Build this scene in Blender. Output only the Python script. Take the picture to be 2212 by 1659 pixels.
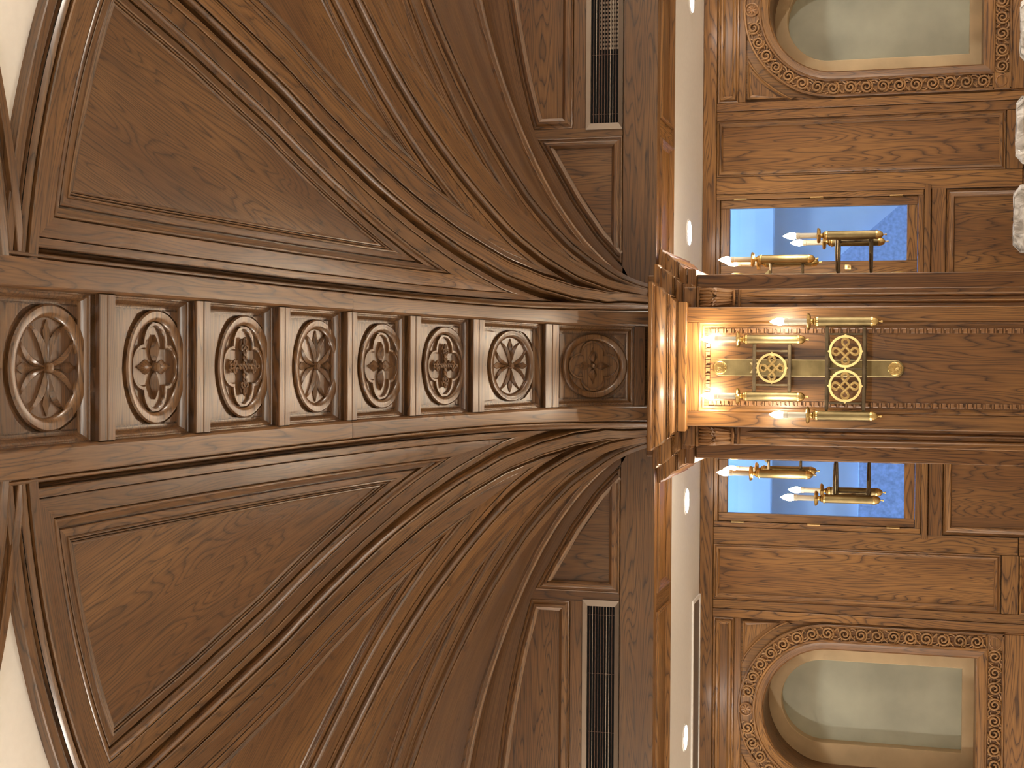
import bpy, math, random
import numpy as np
from mathutils import Matrix, Vector
random.seed(7)
for o in list(bpy.data.objects): bpy.data.objects.remove(o, do_unlink=True)
SC = bpy.context.scene
COL = SC.collection
EYE = 1.6          # eye height above the floor; all measures below are taken from the eye and lifted by EYE at the end
D2R = math.radians

# ------------------------------------------------------------------ camera
cam = bpy.data.cameras.new('camera'); cam_o = bpy.data.objects.new('camera', cam); COL.objects.link(cam_o)
cam.sensor_fit = 'HORIZONTAL'; cam.sensor_width = 36.0; cam.lens = 36.0 * 3066.0 / 2212.0
cam.clip_start = 0.05; cam.clip_end = 100
_t, _y, _r = D2R(16.0), D2R(-1.1), 0.011
_fw = Vector((math.sin(_y)*math.cos(_t), math.cos(_y)*math.cos(_t), math.sin(_t)))
_rt = Vector((math.cos(_y), -math.sin(_y), 0)); _up = _rt.cross(_fw)
_R = math.cos(_r)*_rt + math.sin(_r)*_up; _U = math.cos(_r)*_up - math.sin(_r)*_rt
# the photograph lies on its side: picture-up is the room's right
cam_o.matrix_world = Matrix(((-_U.x, _R.x, -_fw.x, 0.04), (-_U.y, _R.y, -_fw.y, 0.0), (-_U.z, _R.z, -_fw.z, EYE), (0, 0, 0, 1)))
SC.camera = cam_o

# ------------------------------------------------------------------ world, fill lamps of the hall, exposure
w = bpy.data.worlds.new('world'); SC.world = w; w.use_nodes = True
bg = w.node_tree.nodes['Background']; bg.inputs[0].default_value = (0.27, 0.57, 1.0, 1); bg.inputs[1].default_value = 19.0
SC.view_settings.view_transform = 'Standard'; SC.view_settings.look = 'None'
SC.view_settings.gamma = 1.0; SC.view_settings.use_curve_mapping = False
SC.view_settings.exposure = 0.22
CY = SC.cycles; CY.max_bounces = 4; CY.diffuse_bounces = 3; CY.glossy_bounces = 2; CY.transmission_bounces = 2; CY.transparent_max_bounces = 6
CY.caustics_reflective = False; CY.caustics_refractive = False; CY.sample_clamp_indirect = 4.0; CY.use_adaptive_sampling = True; CY.adaptive_threshold = 0.08; CY.adaptive_min_samples = 12
BULB = 255.0        # emission of a candle bulb
DOWN = 95.0        # emission of a downlight lens
def lamp(name, loc, watts, col=(1, .915, .785), rad=.12):
    L = bpy.data.lights.new(name, 'POINT'); L.energy = watts; L.color = col; L.shadow_soft_size = rad
    o = bpy.data.objects.new(name, L); o.location = (loc[0], loc[1], loc[2] + EYE); COL.objects.link(o); return o
# added fill lamps standing in for unseen sconces of the opposite and neighbouring piers
for nm, p, e in (('opposite_fill_lamp', (-.22, .30, .95), 38), ('opposite_fill_lamp', (.22, .30, .95), 38),
                 ('neighbour_fill_lamp', (-7.6, 6.9, .8), 520), ('neighbour_fill_lamp', (7.6, 6.9, .8), 520),
                 ('neighbour_fill_lamp', (-7.6, .4, .8), 520), ('neighbour_fill_lamp', (7.6, .4, .8), 520)):
    lamp(nm, p, e)

# ------------------------------------------------------------------ materials
def newmat(name):
    m = bpy.data.materials.new(name); m.use_nodes = True; nt = m.node_tree
    return m, nt, nt.nodes['Principled BSDF']
def N(nt, t, **k):
    n = nt.nodes.new(t)
    for a, b in k.items(): setattr(n, a, b)
    return n
def wood(name, light, mid, dark, rough=.34, contrast=1.0, scale=1.0, coat=.3, coat_rough=.22):
    m, nt, b = newmat(name); L = nt.links.new
    at = N(nt, 'ShaderNodeAttribute', attribute_name='gc')
    def mapped(sx, sy):
        q = N(nt, 'ShaderNodeVectorMath', operation='MULTIPLY'); L(at.outputs['Vector'], q.inputs[0]); q.inputs[1].default_value = (sx*scale, sy*scale, sy*scale); return q
    n1 = N(nt, 'ShaderNodeTexNoise'); n1.inputs['Scale'].default_value = 1; n1.inputs['Detail'].default_value = 1.0; n1.inputs['Roughness'].default_value = .42; n1.inputs['Distortion'].default_value = .25
    L(mapped(.85, 10).outputs[0], n1.inputs['Vector'])
    k = N(nt, 'ShaderNodeMath', operation='MULTIPLY'); k.inputs[1].default_value = 20; L(n1.outputs['Fac'], k.inputs[0])
    n0 = N(nt, 'ShaderNodeTexNoise'); n0.inputs['Scale'].default_value = 1; n0.inputs['Detail'].default_value = 1
    L(mapped(9, 60).outputs[0], n0.inputs['Vector'])
    j = N(nt, 'ShaderNodeMath', operation='MULTIPLY_ADD'); j.inputs[1].default_value = .30; L(n0.outputs['Fac'], j.inputs[0]); L(k.outputs[0], j.inputs[2])
    fr = N(nt, 'ShaderNodeMath', operation='FRACT'); L(j.outputs[0], fr.inputs[0])
    rp = N(nt, 'ShaderNodeValToRGB'); e = rp.color_ramp.elements
    e[0].position = 0; e[0].color = (1, 1, 1, 1); e[1].position = 1; e[1].color = (.75, .75, .75, 1)
    for p, v in ((.10, .25), (.40, .02), (.72, .10), (.90, .45)):
        q = e.new(p); q.color = (v, v, v, 1)
    L(fr.outputs[0], rp.inputs[0])
    n2 = N(nt, 'ShaderNodeTexNoise'); n2.inputs['Scale'].default_value = 1; n2.inputs['Detail'].default_value = 2; n2.inputs['Roughness'].default_value = .65
    L(mapped(5, 190).outputs[0], n2.inputs['Vector'])
    n3 = N(nt, 'ShaderNodeTexNoise'); n3.inputs['Scale'].default_value = 1; n3.inputs['Detail'].default_value = 0
    L(mapped(.9, 4.2).outputs[0], n3.inputs['Vector'])
    r3 = N(nt, 'ShaderNodeMapRange'); r3.inputs[1].default_value = .32; r3.inputs[2].default_value = .68; L(n3.outputs['Fac'], r3.inputs[0])
    c1 = N(nt, 'ShaderNodeMix', data_type='RGBA'); c1.inputs[6].default_value = (*mid, 1); c1.inputs[7].default_value = (*light, 1); L(r3.outputs[0], c1.inputs[0])
    f2 = N(nt, 'ShaderNodeMapRange'); f2.inputs[1].default_value = .38; f2.inputs[2].default_value = .72; f2.inputs[3].default_value = 0; f2.inputs[4].default_value = .45; L(n2.outputs['Fac'], f2.inputs[0])
    a = N(nt, 'ShaderNodeMath', operation='MULTIPLY_ADD', use_clamp=True); a.inputs[1].default_value = .80*contrast; L(rp.outputs[0], a.inputs[0]); L(f2.outputs[0], a.inputs[2])
    c2 = N(nt, 'ShaderNodeMix', data_type='RGBA'); L(a.outputs[0], c2.inputs[0]); L(c1.outputs[2], c2.inputs[6]); c2.inputs[7].default_value = (*dark, 1)
    oi = N(nt, 'ShaderNodeObjectInfo'); mr = N(nt, 'ShaderNodeMapRange'); mr.inputs[3].default_value = .86; mr.inputs[4].default_value = 1.12; L(oi.outputs['Random'], mr.inputs[0])
    hs = N(nt, 'ShaderNodeHueSaturation'); L(mr.outputs[0], hs.inputs['Value']); L(c2.outputs[2], hs.inputs['Color']); L(hs.outputs[0], b.inputs['Base Color'])
    rr = N(nt, 'ShaderNodeMapRange'); rr.inputs[1].default_value = .3; rr.inputs[2].default_value = .75; rr.inputs[3].default_value = rough-.05; rr.inputs[4].default_value = rough+.12; L(n2.outputs['Fac'], rr.inputs[0]); L(rr.outputs[0], b.inputs['Roughness'])
    b.inputs['Coat Weight'].default_value = coat; b.inputs['Coat Roughness'].default_value = coat_rough; b.inputs['Coat IOR'].default_value = 1.6
    return m
def plain(name, col, rough=.5, metal=0.0, noise=0, nscale=8, bump=0):
    m, nt, b = newmat(name); L = nt.links.new
    b.inputs['Base Color'].default_value = (*col, 1); b.inputs['Roughness'].default_value = rough; b.inputs['Metallic'].default_value = metal
    if noise or bump:
        tc = N(nt, 'ShaderNodeTexCoord'); n = N(nt, 'ShaderNodeTexNoise'); n.inputs['Scale'].default_value = nscale; n.inputs['Detail'].default_value = 5
        L(tc.outputs['Object'], n.inputs['Vector'])
        c = N(nt, 'ShaderNodeMix', data_type='RGBA'); c.inputs[6].default_value = (*[v*(1-noise) for v in col], 1); c.inputs[7].default_value = (*[min(1, v*(1+noise)) for v in col], 1)
        r = N(nt, 'ShaderNodeMapRange'); r.inputs[1].default_value = .3; r.inputs[2].default_value = .7; L(n.outputs['Fac'], r.inputs[0]); L(r.outputs[0], c.inputs[0]); L(c.outputs[2], b.inputs['Base Color'])
        if bump:
            bp = N(nt, 'ShaderNodeBump'); bp.inputs['Strength'].default_value = bump; bp.inputs['Distance'].default_value = .01; L(n.outputs['Fac'], bp.inputs['Height']); L(bp.outputs[0], b.inputs['Normal'])
    return m
def glow(name, col, k):
    m, nt, b = newmat(name)
    b.inputs['Base Color'].default_value = (*col, 1); b.inputs['Emission Color'].default_value = (*col, 1); b.inputs['Emission Strength'].default_value = k
    return m
M = {}
M['vault'] = wood('vault_oak', (.228, .112, .038), (.148, .066, .021), (.038, .017, .007), rough=.34, contrast=1.1, coat=1.0, coat_rough=.25)
M['oak'] = wood('wall_oak', (.325, .158, .046), (.215, .096, .027), (.058, .025, .009), rough=.40, contrast=1.2, coat=.15)
M['carved'] = wood('carved_oak', (.400, .215, .090), (.280, .135, .050), (.120, .055, .022), rough=.42, contrast=.5)
M['scroll'] = wood('carved_oak_scroll', (.520, .320, .155), (.400, .225, .095), (.200, .095, .040), rough=.40, contrast=.4)
M['white'] = plain('white_plaster', (.90, .885, .85), .75, noise=.02, nscale=30)
M['brass'] = plain('aged_brass', (.30, .245, .125), .46, 1.0, noise=.25, nscale=14)
M['gold'] = plain('bright_brass', (.70, .52, .22), .28, 1.0, noise=.06, nscale=40)
M['iron'] = plain('dark_bronze', (.17, .135, .085), .42, .8, noise=.3, nscale=30)
M['sleeve'] = plain('candle_sleeve', (.74, .72, .60), .35)
M['bulb'] = glow('lit_bulb', (1, .82, .60), BULB)
M['lens'] = glow('downlight_lens', (1, .96, .90), DOWN)
M['steel'] = plain('bronze_grille_frame', (.33, .275, .225), .38, .8)
M['blade'] = plain('grille_blade_lit', (.62, .56, .48), .25, .9)
M['blade_shaded'] = plain('grille_blade_shaded', (.20, .13, .10), .4, .6)
M['grille_shade'] = plain('grille_shade_black', (.004, .004, .005), .9)  # near-black colour standing in for the shade behind the grille
M['stone'] = plain('grey_green_stone', (.47, .49, .385), .42, noise=.16, nscale=3.0, bump=.05)
M['beige'] = plain('beige_inner_frame', (.60, .45, .26), .5, noise=.12, nscale=5)
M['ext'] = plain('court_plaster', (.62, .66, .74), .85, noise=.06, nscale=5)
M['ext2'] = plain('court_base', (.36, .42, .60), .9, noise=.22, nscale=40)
M['floor'] = plain('floor_carpet', (.62, .56, .48), .8, noise=.08, nscale=30)
M['hinge'] = plain('polished_brass', (.9, .70, .35), .2, 1.0)
M['grey'] = plain('grey_metal', (.35, .36, .36), .35, .8)
def mk_glass():
    m, nt, b = newmat('window_glass'); L = nt.links.new
    tr = N(nt, 'ShaderNodeBsdfTransparent'); gl = N(nt, 'ShaderNodeBsdfGlossy'); gl.inputs['Roughness'].default_value = .02
    fz = N(nt, 'ShaderNodeFresnel'); fz.inputs[0].default_value = 1.45; mx = N(nt, 'ShaderNodeMixShader')
    L(fz.outputs[0], mx.inputs[0]); L(tr.outputs[0], mx.inputs[1]); L(gl.outputs[0], mx.inputs[2]); L(mx.outputs[0], nt.nodes['Material Output'].inputs[0]); return m
M['glass'] = mk_glass()
def mk_plastic():
    m, nt, b = newmat('clear_plastic_wrap'); L = nt.links.new
    tc = N(nt, 'ShaderNodeTexCoord'); n = N(nt, 'ShaderNodeTexNoise'); n.inputs['Scale'].default_value = 8; n.inputs['Detail'].default_value = 3; n.inputs['Distortion'].default_value = 2.5
    L(tc.outputs['Object'], n.inputs['Vector'])
    cr = N(nt, 'ShaderNodeValToRGB'); cr.color_ramp.elements[0].position = .35; cr.color_ramp.elements[0].color = (.42, .40, .37, 1); cr.color_ramp.elements[1].position = .65; cr.color_ramp.elements[1].color = (.85, .85, .84, 1)
    L(n.outputs['Fac'], cr.inputs[0]); L(cr.outputs[0], b.inputs['Base Color']); b.inputs['Roughness'].default_value = .12
    bp = N(nt, 'ShaderNodeBump'); bp.inputs['Strength'].default_value = .9; bp.inputs['Distance'].default_value = .02; L(n.outputs['Fac'], bp.inputs['Height']); L(bp.outputs[0], b.inputs['Normal'])
    return m
M['plastic'] = mk_plastic()

# ------------------------------------------------------------------ mesh helpers
class MB:
    def __init__(s): s.v = []; s.f = []; s.g = []
    def add(s, verts, faces, gc=None):
        k = len(s.v); s.v += [tuple(p) for p in verts]; s.f += [tuple(i + k for i in q) for q in faces]
        s.g += [tuple(p) for p in (gc if gc is not None else verts)]
    def grid(s, P, G, closed=False):
        m, n = len(P), len(P[0]); k = len(s.v)
        for i in range(m):
            s.v += [tuple(p) for p in P[i]]; s.g += [tuple(p) for p in G[i]]
        for i in range(m - 1):
            for j in range(n if closed else n - 1):
                a, b = k + i*n + j, k + i*n + (j+1) % n
                s.f.append((a, b, b + n, a + n))
    def build(s, name, mat, parent=None, smooth=True, angle=35):
        return mesh_obj(name, s.v, s.f, s.g, mat, parent, smooth, angle)
def mesh_obj(name, v, f, g, mat, parent=None, smooth=True, angle=35):
    me = bpy.data.meshes.new(name); me.from_pydata([tuple(map(float, p)) for p in v], [], f)
    off = np.array([random.uniform(-40, 40) for _ in range(3)])
    at = me.attributes.new('gc', 'FLOAT_VECTOR', 'POINT')
    at.data.foreach_set('vector', (np.asarray(g, float).reshape(-1, 3) + off).astype(np.float32).ravel())
    me.materials.append(M[mat])
    if smooth:
        me.polygons.foreach_set('use_smooth', [True]*len(me.polygons)); me.set_sharp_from_angle(angle=D2R(angle))
    me.update()
    o = bpy.data.objects.new(name, me); COL.objects.link(o)
    if parent: o.parent = parent
    return o
def copy_obj(o, parent=None, M4=None, name=None):
    c = o.copy(); COL.objects.link(c); c.parent = parent if parent else o.parent
    if M4 is not None: c.matrix_basis = M4 @ c.matrix_basis
    return c
def copy_tree(o, M4, parent=None):
    c = o.copy(); COL.objects.link(c); c.parent = parent
    if parent is None: c.matrix_basis = M4 @ c.matrix_basis
    for ch in list(o.children): copy_tree(ch, M4, c)
    return c
def empty(name): o = bpy.data.objects.new(name, None); o.empty_display_size = .1; COL.objects.link(o); return o
def tag(o, label=None, cat=None, group=None, kind=None):
    for k, val in (('label', label), ('category', cat), ('group', group), ('kind', kind)):
        if val: o[k] = val
    return o
PERM = {'x': (0, 1, 2), 'y': (1, 0, 2), 'z': (2, 0, 1)}
def gperm(v, ax): p = PERM[ax]; return [(q[p[0]], q[p[1]], q[p[2]]) for q in v]
def box(mb, x0, x1, y0, y1, z0, z1, ax='x', c=.003):
    lo, hi = (min(x0, x1), min(y0, y1), min(z0, z1)), (max(x0, x1), max(y0, y1), max(z0, z1))
    c = min(c, *(.3*(hi[k] - lo[k]) for k in range(3)))
    V, idx, F = [], {}, []
    for k in range(3):
        for s in (0, 1):
            for sg in ((0, 0), (1, 0), (1, 1), (0, 1)):
                oth = [q for q in range(3) if q != k]; p = [0, 0, 0]; p[k] = hi[k] if s else lo[k]
                corner = [0, 0, 0]; corner[k] = s
                for q, b in zip(oth, sg): p[q] = hi[q] - c if b else lo[q] + c; corner[q] = b
                idx[(k, tuple(corner))] = len(V); V.append(tuple(p))
    for k in range(3):
        oth = [q for q in range(3) if q != k]
        for s in (0, 1):
            F.append([idx[(k, tuple(s if q == k else (sg[0] if q == oth[0] else sg[1]) for q in range(3)))] for sg in ((0, 0), (1, 0), (1, 1), (0, 1))])
    for k in range(3):
        a, b = [q for q in range(3) if q != k]
        for sa in (0, 1):
            for sb in (0, 1):
                cs = []
                for e in (0, 1):
                    t = [0, 0, 0]; t[k] = e; t[a] = sa; t[b] = sb; cs.append(tuple(t))
                F.append([idx[(a, cs[0])], idx[(a, cs[1])], idx[(b, cs[1])], idx[(b, cs[0])]])
    for s0 in (0, 1):
        for s1 in (0, 1):
            for s2 in (0, 1): F.append([idx[(q, (s0, s1, s2))] for q in range(3)])
    mb.add(V, F, gperm(V, ax))
def bx(name, x0, x1, y0, y1, z0, z1, mat, parent=None, ax='x', c=.003):
    mb = MB(); box(mb, x0, x1, y0, y1, z0, z1, ax, c); return mb.build(name, mat, parent, smooth=False)
def lathe(mb, prof, base=(0, 0, 0), seg=14, axis='z', wob=None):
    P, G = [], []
    for r, h in prof:
        row = []
        for j in range(seg):
            a = 2*math.pi*j/seg; rr = r*(1 + (wob(a, h) if wob else 0)); x, y = rr*math.cos(a), rr*math.sin(a)
            p = {'z': (x, y, h), 'y': (x, h, y), 'x': (h, x, y)}[axis]
            row.append((p[0]+base[0], p[1]+base[1], p[2]+base[2]))
        P.append(row); G.append([(h, p[0], p[1]) for p in row])
    mb.grid(P, G, closed=True)
def tube(mb, pts, rad, seg=6, closed=False, flat=1.0, updir=(0, 0, 1)):
    n = len(pts); P = []; G = []; L = 0; up = Vector(updir)
    pts = [Vector(p) for p in pts]
    for i in range(n):
        a = pts[(i-1) % n] if (closed or i > 0) else pts[i]; b = pts[(i+1) % n] if (closed or i < n-1) else pts[i]
        t = (b - a).normalized() if (b - a).length > 1e-9 else Vector((1, 0, 0))
        e1 = up - t*up.dot(t)
        if e1.length < 1e-4: e1 = Vector((1, 0, 0)) - t*t.x
        e1.normalize(); e2 = t.cross(e1)
        r = rad(i/(n-1)) if callable(rad) else rad
        P.append([tuple(pts[i] + r*(math.cos(q)*e1*flat + math.sin(q)*e2)) for q in [2*math.pi*j/seg for j in range(seg)]])
        G.append([(L, .01*j, 0) for j in range(seg)]); L += (b-a).length*.5
    if closed: P.append(P[0]); G.append(G[0])
    mb.grid(P, G, closed=True)
def inset(poly, d):
    n = len(poly); out = []
    area = sum(poly[i][0]*poly[(i+1) % n][1] - poly[(i+1) % n][0]*poly[i][1] for i in range(n)); s = 1 if area > 0 else -1
    for i in range(n):
        p0, p1, p2 = (np.array(poly[j % n], float) for j in (i-1, i, i+1))
        a = (p1-p0)/np.linalg.norm(p1-p0); b = (p2-p1)/np.linalg.norm(p2-p1)
        na, nb = s*np.array((-a[1], a[0])), s*np.array((-b[1], b[0])); m = na+nb; m /= max(1e-6, np.linalg.norm(m))
        out.append(tuple(p1 + m*d/max(.3, m.dot(na))))
    return out
def framed(poly, prof, mp, parent, mat, fmat=None, grain='a', mname='moulding', fname='panel', field=True):
    """a moulded frame following the outline and its panel; prof = [(inset, height)...]; mp(a, b, n) -> point"""
    mb = MB(); n = len(poly); P, G = [], []
    cum = [0]
    for i in range(n): cum.append(cum[-1] + math.dist(poly[i], poly[(i+1) % n]))
    for d, h in prof:
        q = inset(poly, d) if d else list(poly)
        q.append(q[0]); P.append([mp(a, b, h) for a, b in q]); G.append([(cum[i], d, h) for i in range(n+1)])
    mb.grid(P, G); o1 = mb.build(mname, mat, parent, angle=28)
    if not field: return o1
    q = inset(poly, prof[-1][0]); h = prof[-1][1]; fm = MB()
    V = [mp(a, b, h) for a, b in q] + [mp(a, b, h-.012) for a, b in q]
    g = [((a, b, h) if grain == 'a' else (b, a, h)) for a, b in q]; m = len(q)
    F = [tuple(range(m)), tuple(range(2*m-1, m-1, -1))] + [(i, (i+1) % m, m+(i+1) % m, m+i) for i in range(m)]
    fm.add(V, F, g + g); return o1, fm.build(fname, fmat or mat, parent, smooth=False)
def rect(a0, a1, b0, b1): return [(a0, b0), (a1, b0), (a1, b1), (a0, b1)]
PANEL = [(0, 0), (.002, .010), (.010, .014), (.018, .010), (.026, .002), (.034, -.004), (.040, -.004), (.040, -.010)]
PANEL_S = [(0, 0), (.002, .006), (.008, .008), (.014, .003), (.022, -.004), (.022, -.008)]
YA = 7.76   # plane of the arcade wall and axis of the fan vault
YB = 9.60   # outer wall of the aisle
XB = .027

# ------------------------------------------------------------------ the fan vault: profile and maps
_RK = np.array([.36, .40, .45, .52, .60, .70, .95, 1.17, 1.46, 1.76, 2.05, 2.5, 3.2, 3.8, 4.4, 5.4])
_ZK = np.array([1.28, 1.42, 1.54, 1.64, 1.73, 1.825, 2.00, 2.115, 2.24, 2.345, 2.425, 2.51, 2.59, 2.625, 2.645, 2.65])
def _pchip(xk, yk, x):
    h = np.diff(xk); d = np.diff(yk)/h; m = np.zeros(len(xk))
    for i in range(1, len(xk)-1):
        w1 = 2*h[i]+h[i-1]; w2 = h[i]+2*h[i-1]; m[i] = (w1+w2)/(w1/d[i-1]+w2/d[i])
    m[0] = d[0]; m[-1] = d[-1]; i = np.clip(np.searchsorted(xk, x)-1, 0, len(h)-1); t = (x-xk[i])/h[i]
    return (1+2*t)*(1-t)**2*yk[i]+t*(1-t)**2*h[i]*m[i]+t*t*(3-2*t)*yk[i+1]+t*t*(t-1)*h[i]*m[i+1]
RR = np.linspace(.365, 5.3, 5000); ZZ = _pchip(_RK, _ZK, RR)
_ker = np.ones(181)/181; _zp = np.r_[ZZ[0] - (ZZ[90:0:-1]-ZZ[0]), ZZ, 2*ZZ[-1]-ZZ[-2:-92:-1]]
ZS = np.convolve(_zp, _ker, 'valid'); _wt = np.clip((RR-.5)/.3, 0, 1); ZZ = ZZ*(1-_wt)+ZS*_wt
SS = np.r_[0, np.cumsum(np.hypot(np.diff(RR), np.diff(ZZ)))]
_tr, _tz = np.gradient(RR, SS), np.gradient(ZZ, SS)
def s_of_r(r): return float(np.interp(r, RR, SS))
def r_of_s(s): return float(np.interp(s, SS, RR))
def prof_at(r):
    return float(np.interp(r, RR, ZZ)), float(np.interp(r, RR, _tz)), -float(np.interp(r, RR, _tr))
def fan(r, ph, n=0.0):
    z, nr, nz = prof_at(r); t_ = min(1, max(0, (r-2.6)/1.3)); q = r + n*nr - .00028*min(26.0, math.degrees(abs(ph)))**2*t_*t_*(3-2*t_)
    return (q*math.sin(ph), YA - q*math.cos(ph), z + n*nz)
def rib(u, s, n=0.0):
    r = r_of_s(s); z, nr, nz = prof_at(r); return (u, YA - (r + n*nr), z + n*nz)
def rail_out(r): return float(np.interp(r, (.4, .8, 1.1, 2.1, 3.0, 4.1), (.288, .288, .293, .317, .328, .334)))
def rail_in(r): return float(np.interp(r, (.4, .6, 1.1, 2.1, 3.0, 4.1), (.205, .208, .224, .236, .241, .240)))
_PHK = {1: ((.38, .5, .62, .8, 1.0, 1.3, 1.6, 2.1, 2.7, 3.3, 3.9, 4.2), (56, 42, 35.5, 31, 28.3, 26.9, 26.4, 26.2, 25.7, 24.6, 23.2, 22.6)),
        2: ((.38, .5, .62, .8, 1.0, 1.6, 2.35, 4.2), (63, 53.5, 48, 45, 43.6, 43.8, 44.6, 44.6)), 3: ((.38, .5, .7, 1.0, 4.2), (76, 70, 65, 63.2, 63))}
def PH(k, r): return D2R(float(np.interp(r, *_PHK[k])))
R_TOP = 4.015
HB = .075      # from a narrow rib's centre to the first board of a cell

# ---- framed cells between the ribs
def cell_fns(k):
    pb = lambda r, d: PH(k, r) - (HB + d)/r
    if k == 1: pa = lambda r, d: math.asin(min(1, (rail_out(r) + .040 + d)/r))
    else: pa = lambda r, d: PH(k-1, r) + (HB + d)/r
    return pa, pb
def tip_r(pa, pb, d):
    lo, hi = .42, R_TOP - d
    if pa(lo, d) < pb(lo, d): return lo
    for _ in range(40):
        m = (lo+hi)/2
        if pa(m, d) < pb(m, d): hi = m
        else: lo = m
    return hi
NS, NT = 46, 14
def cell_sides(k, sx, d, n):
    """three rows of points: along the first rib, along the ring, along the second rib"""
    pa, pb = cell_fns(k); r0 = tip_r(pa, pb, d); r1 = R_TOP - d
    rs = [r0 + (r1-r0)*(t/NS)**1.25 for t in range(NS+1)]
    def pt(r, ph): x, y, z = fan(r, ph, n); return (sx*x, y, z)
    A = [pt(r, pa(r, d)) for r in rs]; B = [pt(r, pb(r, d)) for r in rs]
    a, b = pa(r1, d), pb(r1, d); T = [pt(r1, a + (b-a)*t/NT) for t in range(NT+1)]
    S = [s_of_r(r) for r in rs]
    return A, T, B, S, [r1*(a + (b-a)*t/NT) for t in range(NT+1)]
def cell_strip(k, sx, prof, parent, name, mat='vault', split=True):
    rows = [cell_sides(k, sx, d, n) for d, n in prof]
    mbs = []
    for w_ in range(3):
        mb = MB(); P = [r[w_] for r in rows]
        G = [[((r[3][i] if w_ != 1 else r[4][i]), prof[j][0] + .5*w_, prof[j][1]) for i in range(len(r[w_]))] for j, r in enumerate(rows)]
        mb.grid(P, G); mbs.append(mb)
    if split: return [mb.build(name, mat, parent, angle=30) for mb in mbs]
    t = MB()
    for mb in mbs: t.add(mb.v, mb.f, mb.g)
    return t.build(name, mat, parent, angle=30)
def arc_prof(d0, d1, n0, h, m=5): return [(d0 + (d1-d0)*(.5-.5*math.cos(math.pi*i/m)), n0 + h*math.sin(math.pi*i/m)) for i in range(m+1)]
def vault_cell(k, sx, name, label):
    root = empty(name)
    tag(root, label, kind='structure')
    cell_strip(k, sx, [(0, -.02), (0, .022), (.003, .024), (.027, .024), (.030, .022), (.030, -.01)], root, 'edge_board')
    cell_strip(k, sx, [(.033, -.02), (.033, .018), (.035, .020), (.097, .020), (.100, .018), (.100, -.01)], root, 'stile')
    cell_strip(k, sx, [(.1005, 0)] + arc_prof(.101, .118, .008, .014), root, 'bead', split=False)
    cell_strip(k, sx, [(.118, .008), (.136, .006), (.137, -.012), (.144, -.012)], root, 'step', split=False)
    cell_strip(k, sx, [(.144, -.016), (.145, .002), (.147, .004), (.172, .004)], root, 'margin')
    cell_strip(k, sx, arc_prof(.172, .183, .002, .008, 4) + arc_prof(.184, .192, 0, .007, 4) + arc_prof(.193, .205, -.004, .008, 4), root, 'reeded_bead', split=False)
    pa, pb = cell_fns(k); d, n = .203, -.004; r0 = tip_r(pa, pb, d); r1 = R_TOP - d; mb = MB(); P, G = [], []
    phm = (pa(r1, d) + pb(r1, d))/2
    for t in range(NS+1):
        r = r0 + (r1-r0)*(t/NS)**1.25; row, g = [], []
        for j in range(13):
            ph = pa(r, d) + (pb(r, d) - pa(r, d))*j/12; x, y, z = fan(r, ph, n); row.append((sx*x, y, z))
            g.append((r*math.cos(ph-phm*1.15), r*math.sin(ph-phm*1.15), 0))
        P.append(row); G.append(g)
    mb.grid(P, G); mb.build('panel', 'vault', root)
    return root
UP, LO = 'upper', 'lower'
CELLS = {}
for sx, side in ((1, UP), (-1, LO)):
    for k, what in ((1, 'large triangular oak vault panel beside the carved rib'), (2, 'narrower second oak vault panel from the carved rib'),
                    (3, 'third oak vault panel, a thin sliver towards the arch')):
        CELLS[(k, sx)] = vault_cell(k, sx, 'ceiling_panel', f'{what}, {side} half')

# ---- narrow ribs
def narrow_rib(k, sx, label):
    root = empty(f'trim_{4 + k + (3 if sx < 0 else 0)}'); tag(root, label, kind='structure')
    def strip(prof, name, r0=.385, r1=R_TOP+.02):
        rs = [r0 + (r1-r0)*(t/60)**1.5 for t in range(61)]; P, G = [], []
        for d, n in prof:
            row, g = [], []
            for r in rs:
                x, y, z = fan(r, PH(k, r) + d/r, n); row.append((sx*x, y, z)); g.append((s_of_r(r), d, n))
            P.append(row); G.append(g)
        mb = MB(); mb.grid(P, G); mb.build(name, 'vault', root, angle=30)
    strip([(-.030, .0), (-.030, .048), (-.027, .052), (.027, .052), (.030, .048), (.030, .0)], 'rib_board')
    for s in (-1, 1):
        strip([(s*d, n) for d, n in [(.0305, .0)] + arc_prof(.031, .050, .030, .016)], 'bead')
        strip([(s*d, n) for d, n in ((.050, .030), (.052, .012), (.056, .001), (.063, -.006), (.074, -.008), (.076, -.02))], 'cove')
    return root
for sx, side in ((1, UP), (-1, LO)):
    for k, what in ((1, 'first plain curved rib out from the carved rib'), (2, 'second plain curved rib out from the carved rib'), (3, 'third plain curved rib, close to the wall arch')):
        narrow_rib(k, sx, f'{what}, {side} half')

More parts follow.
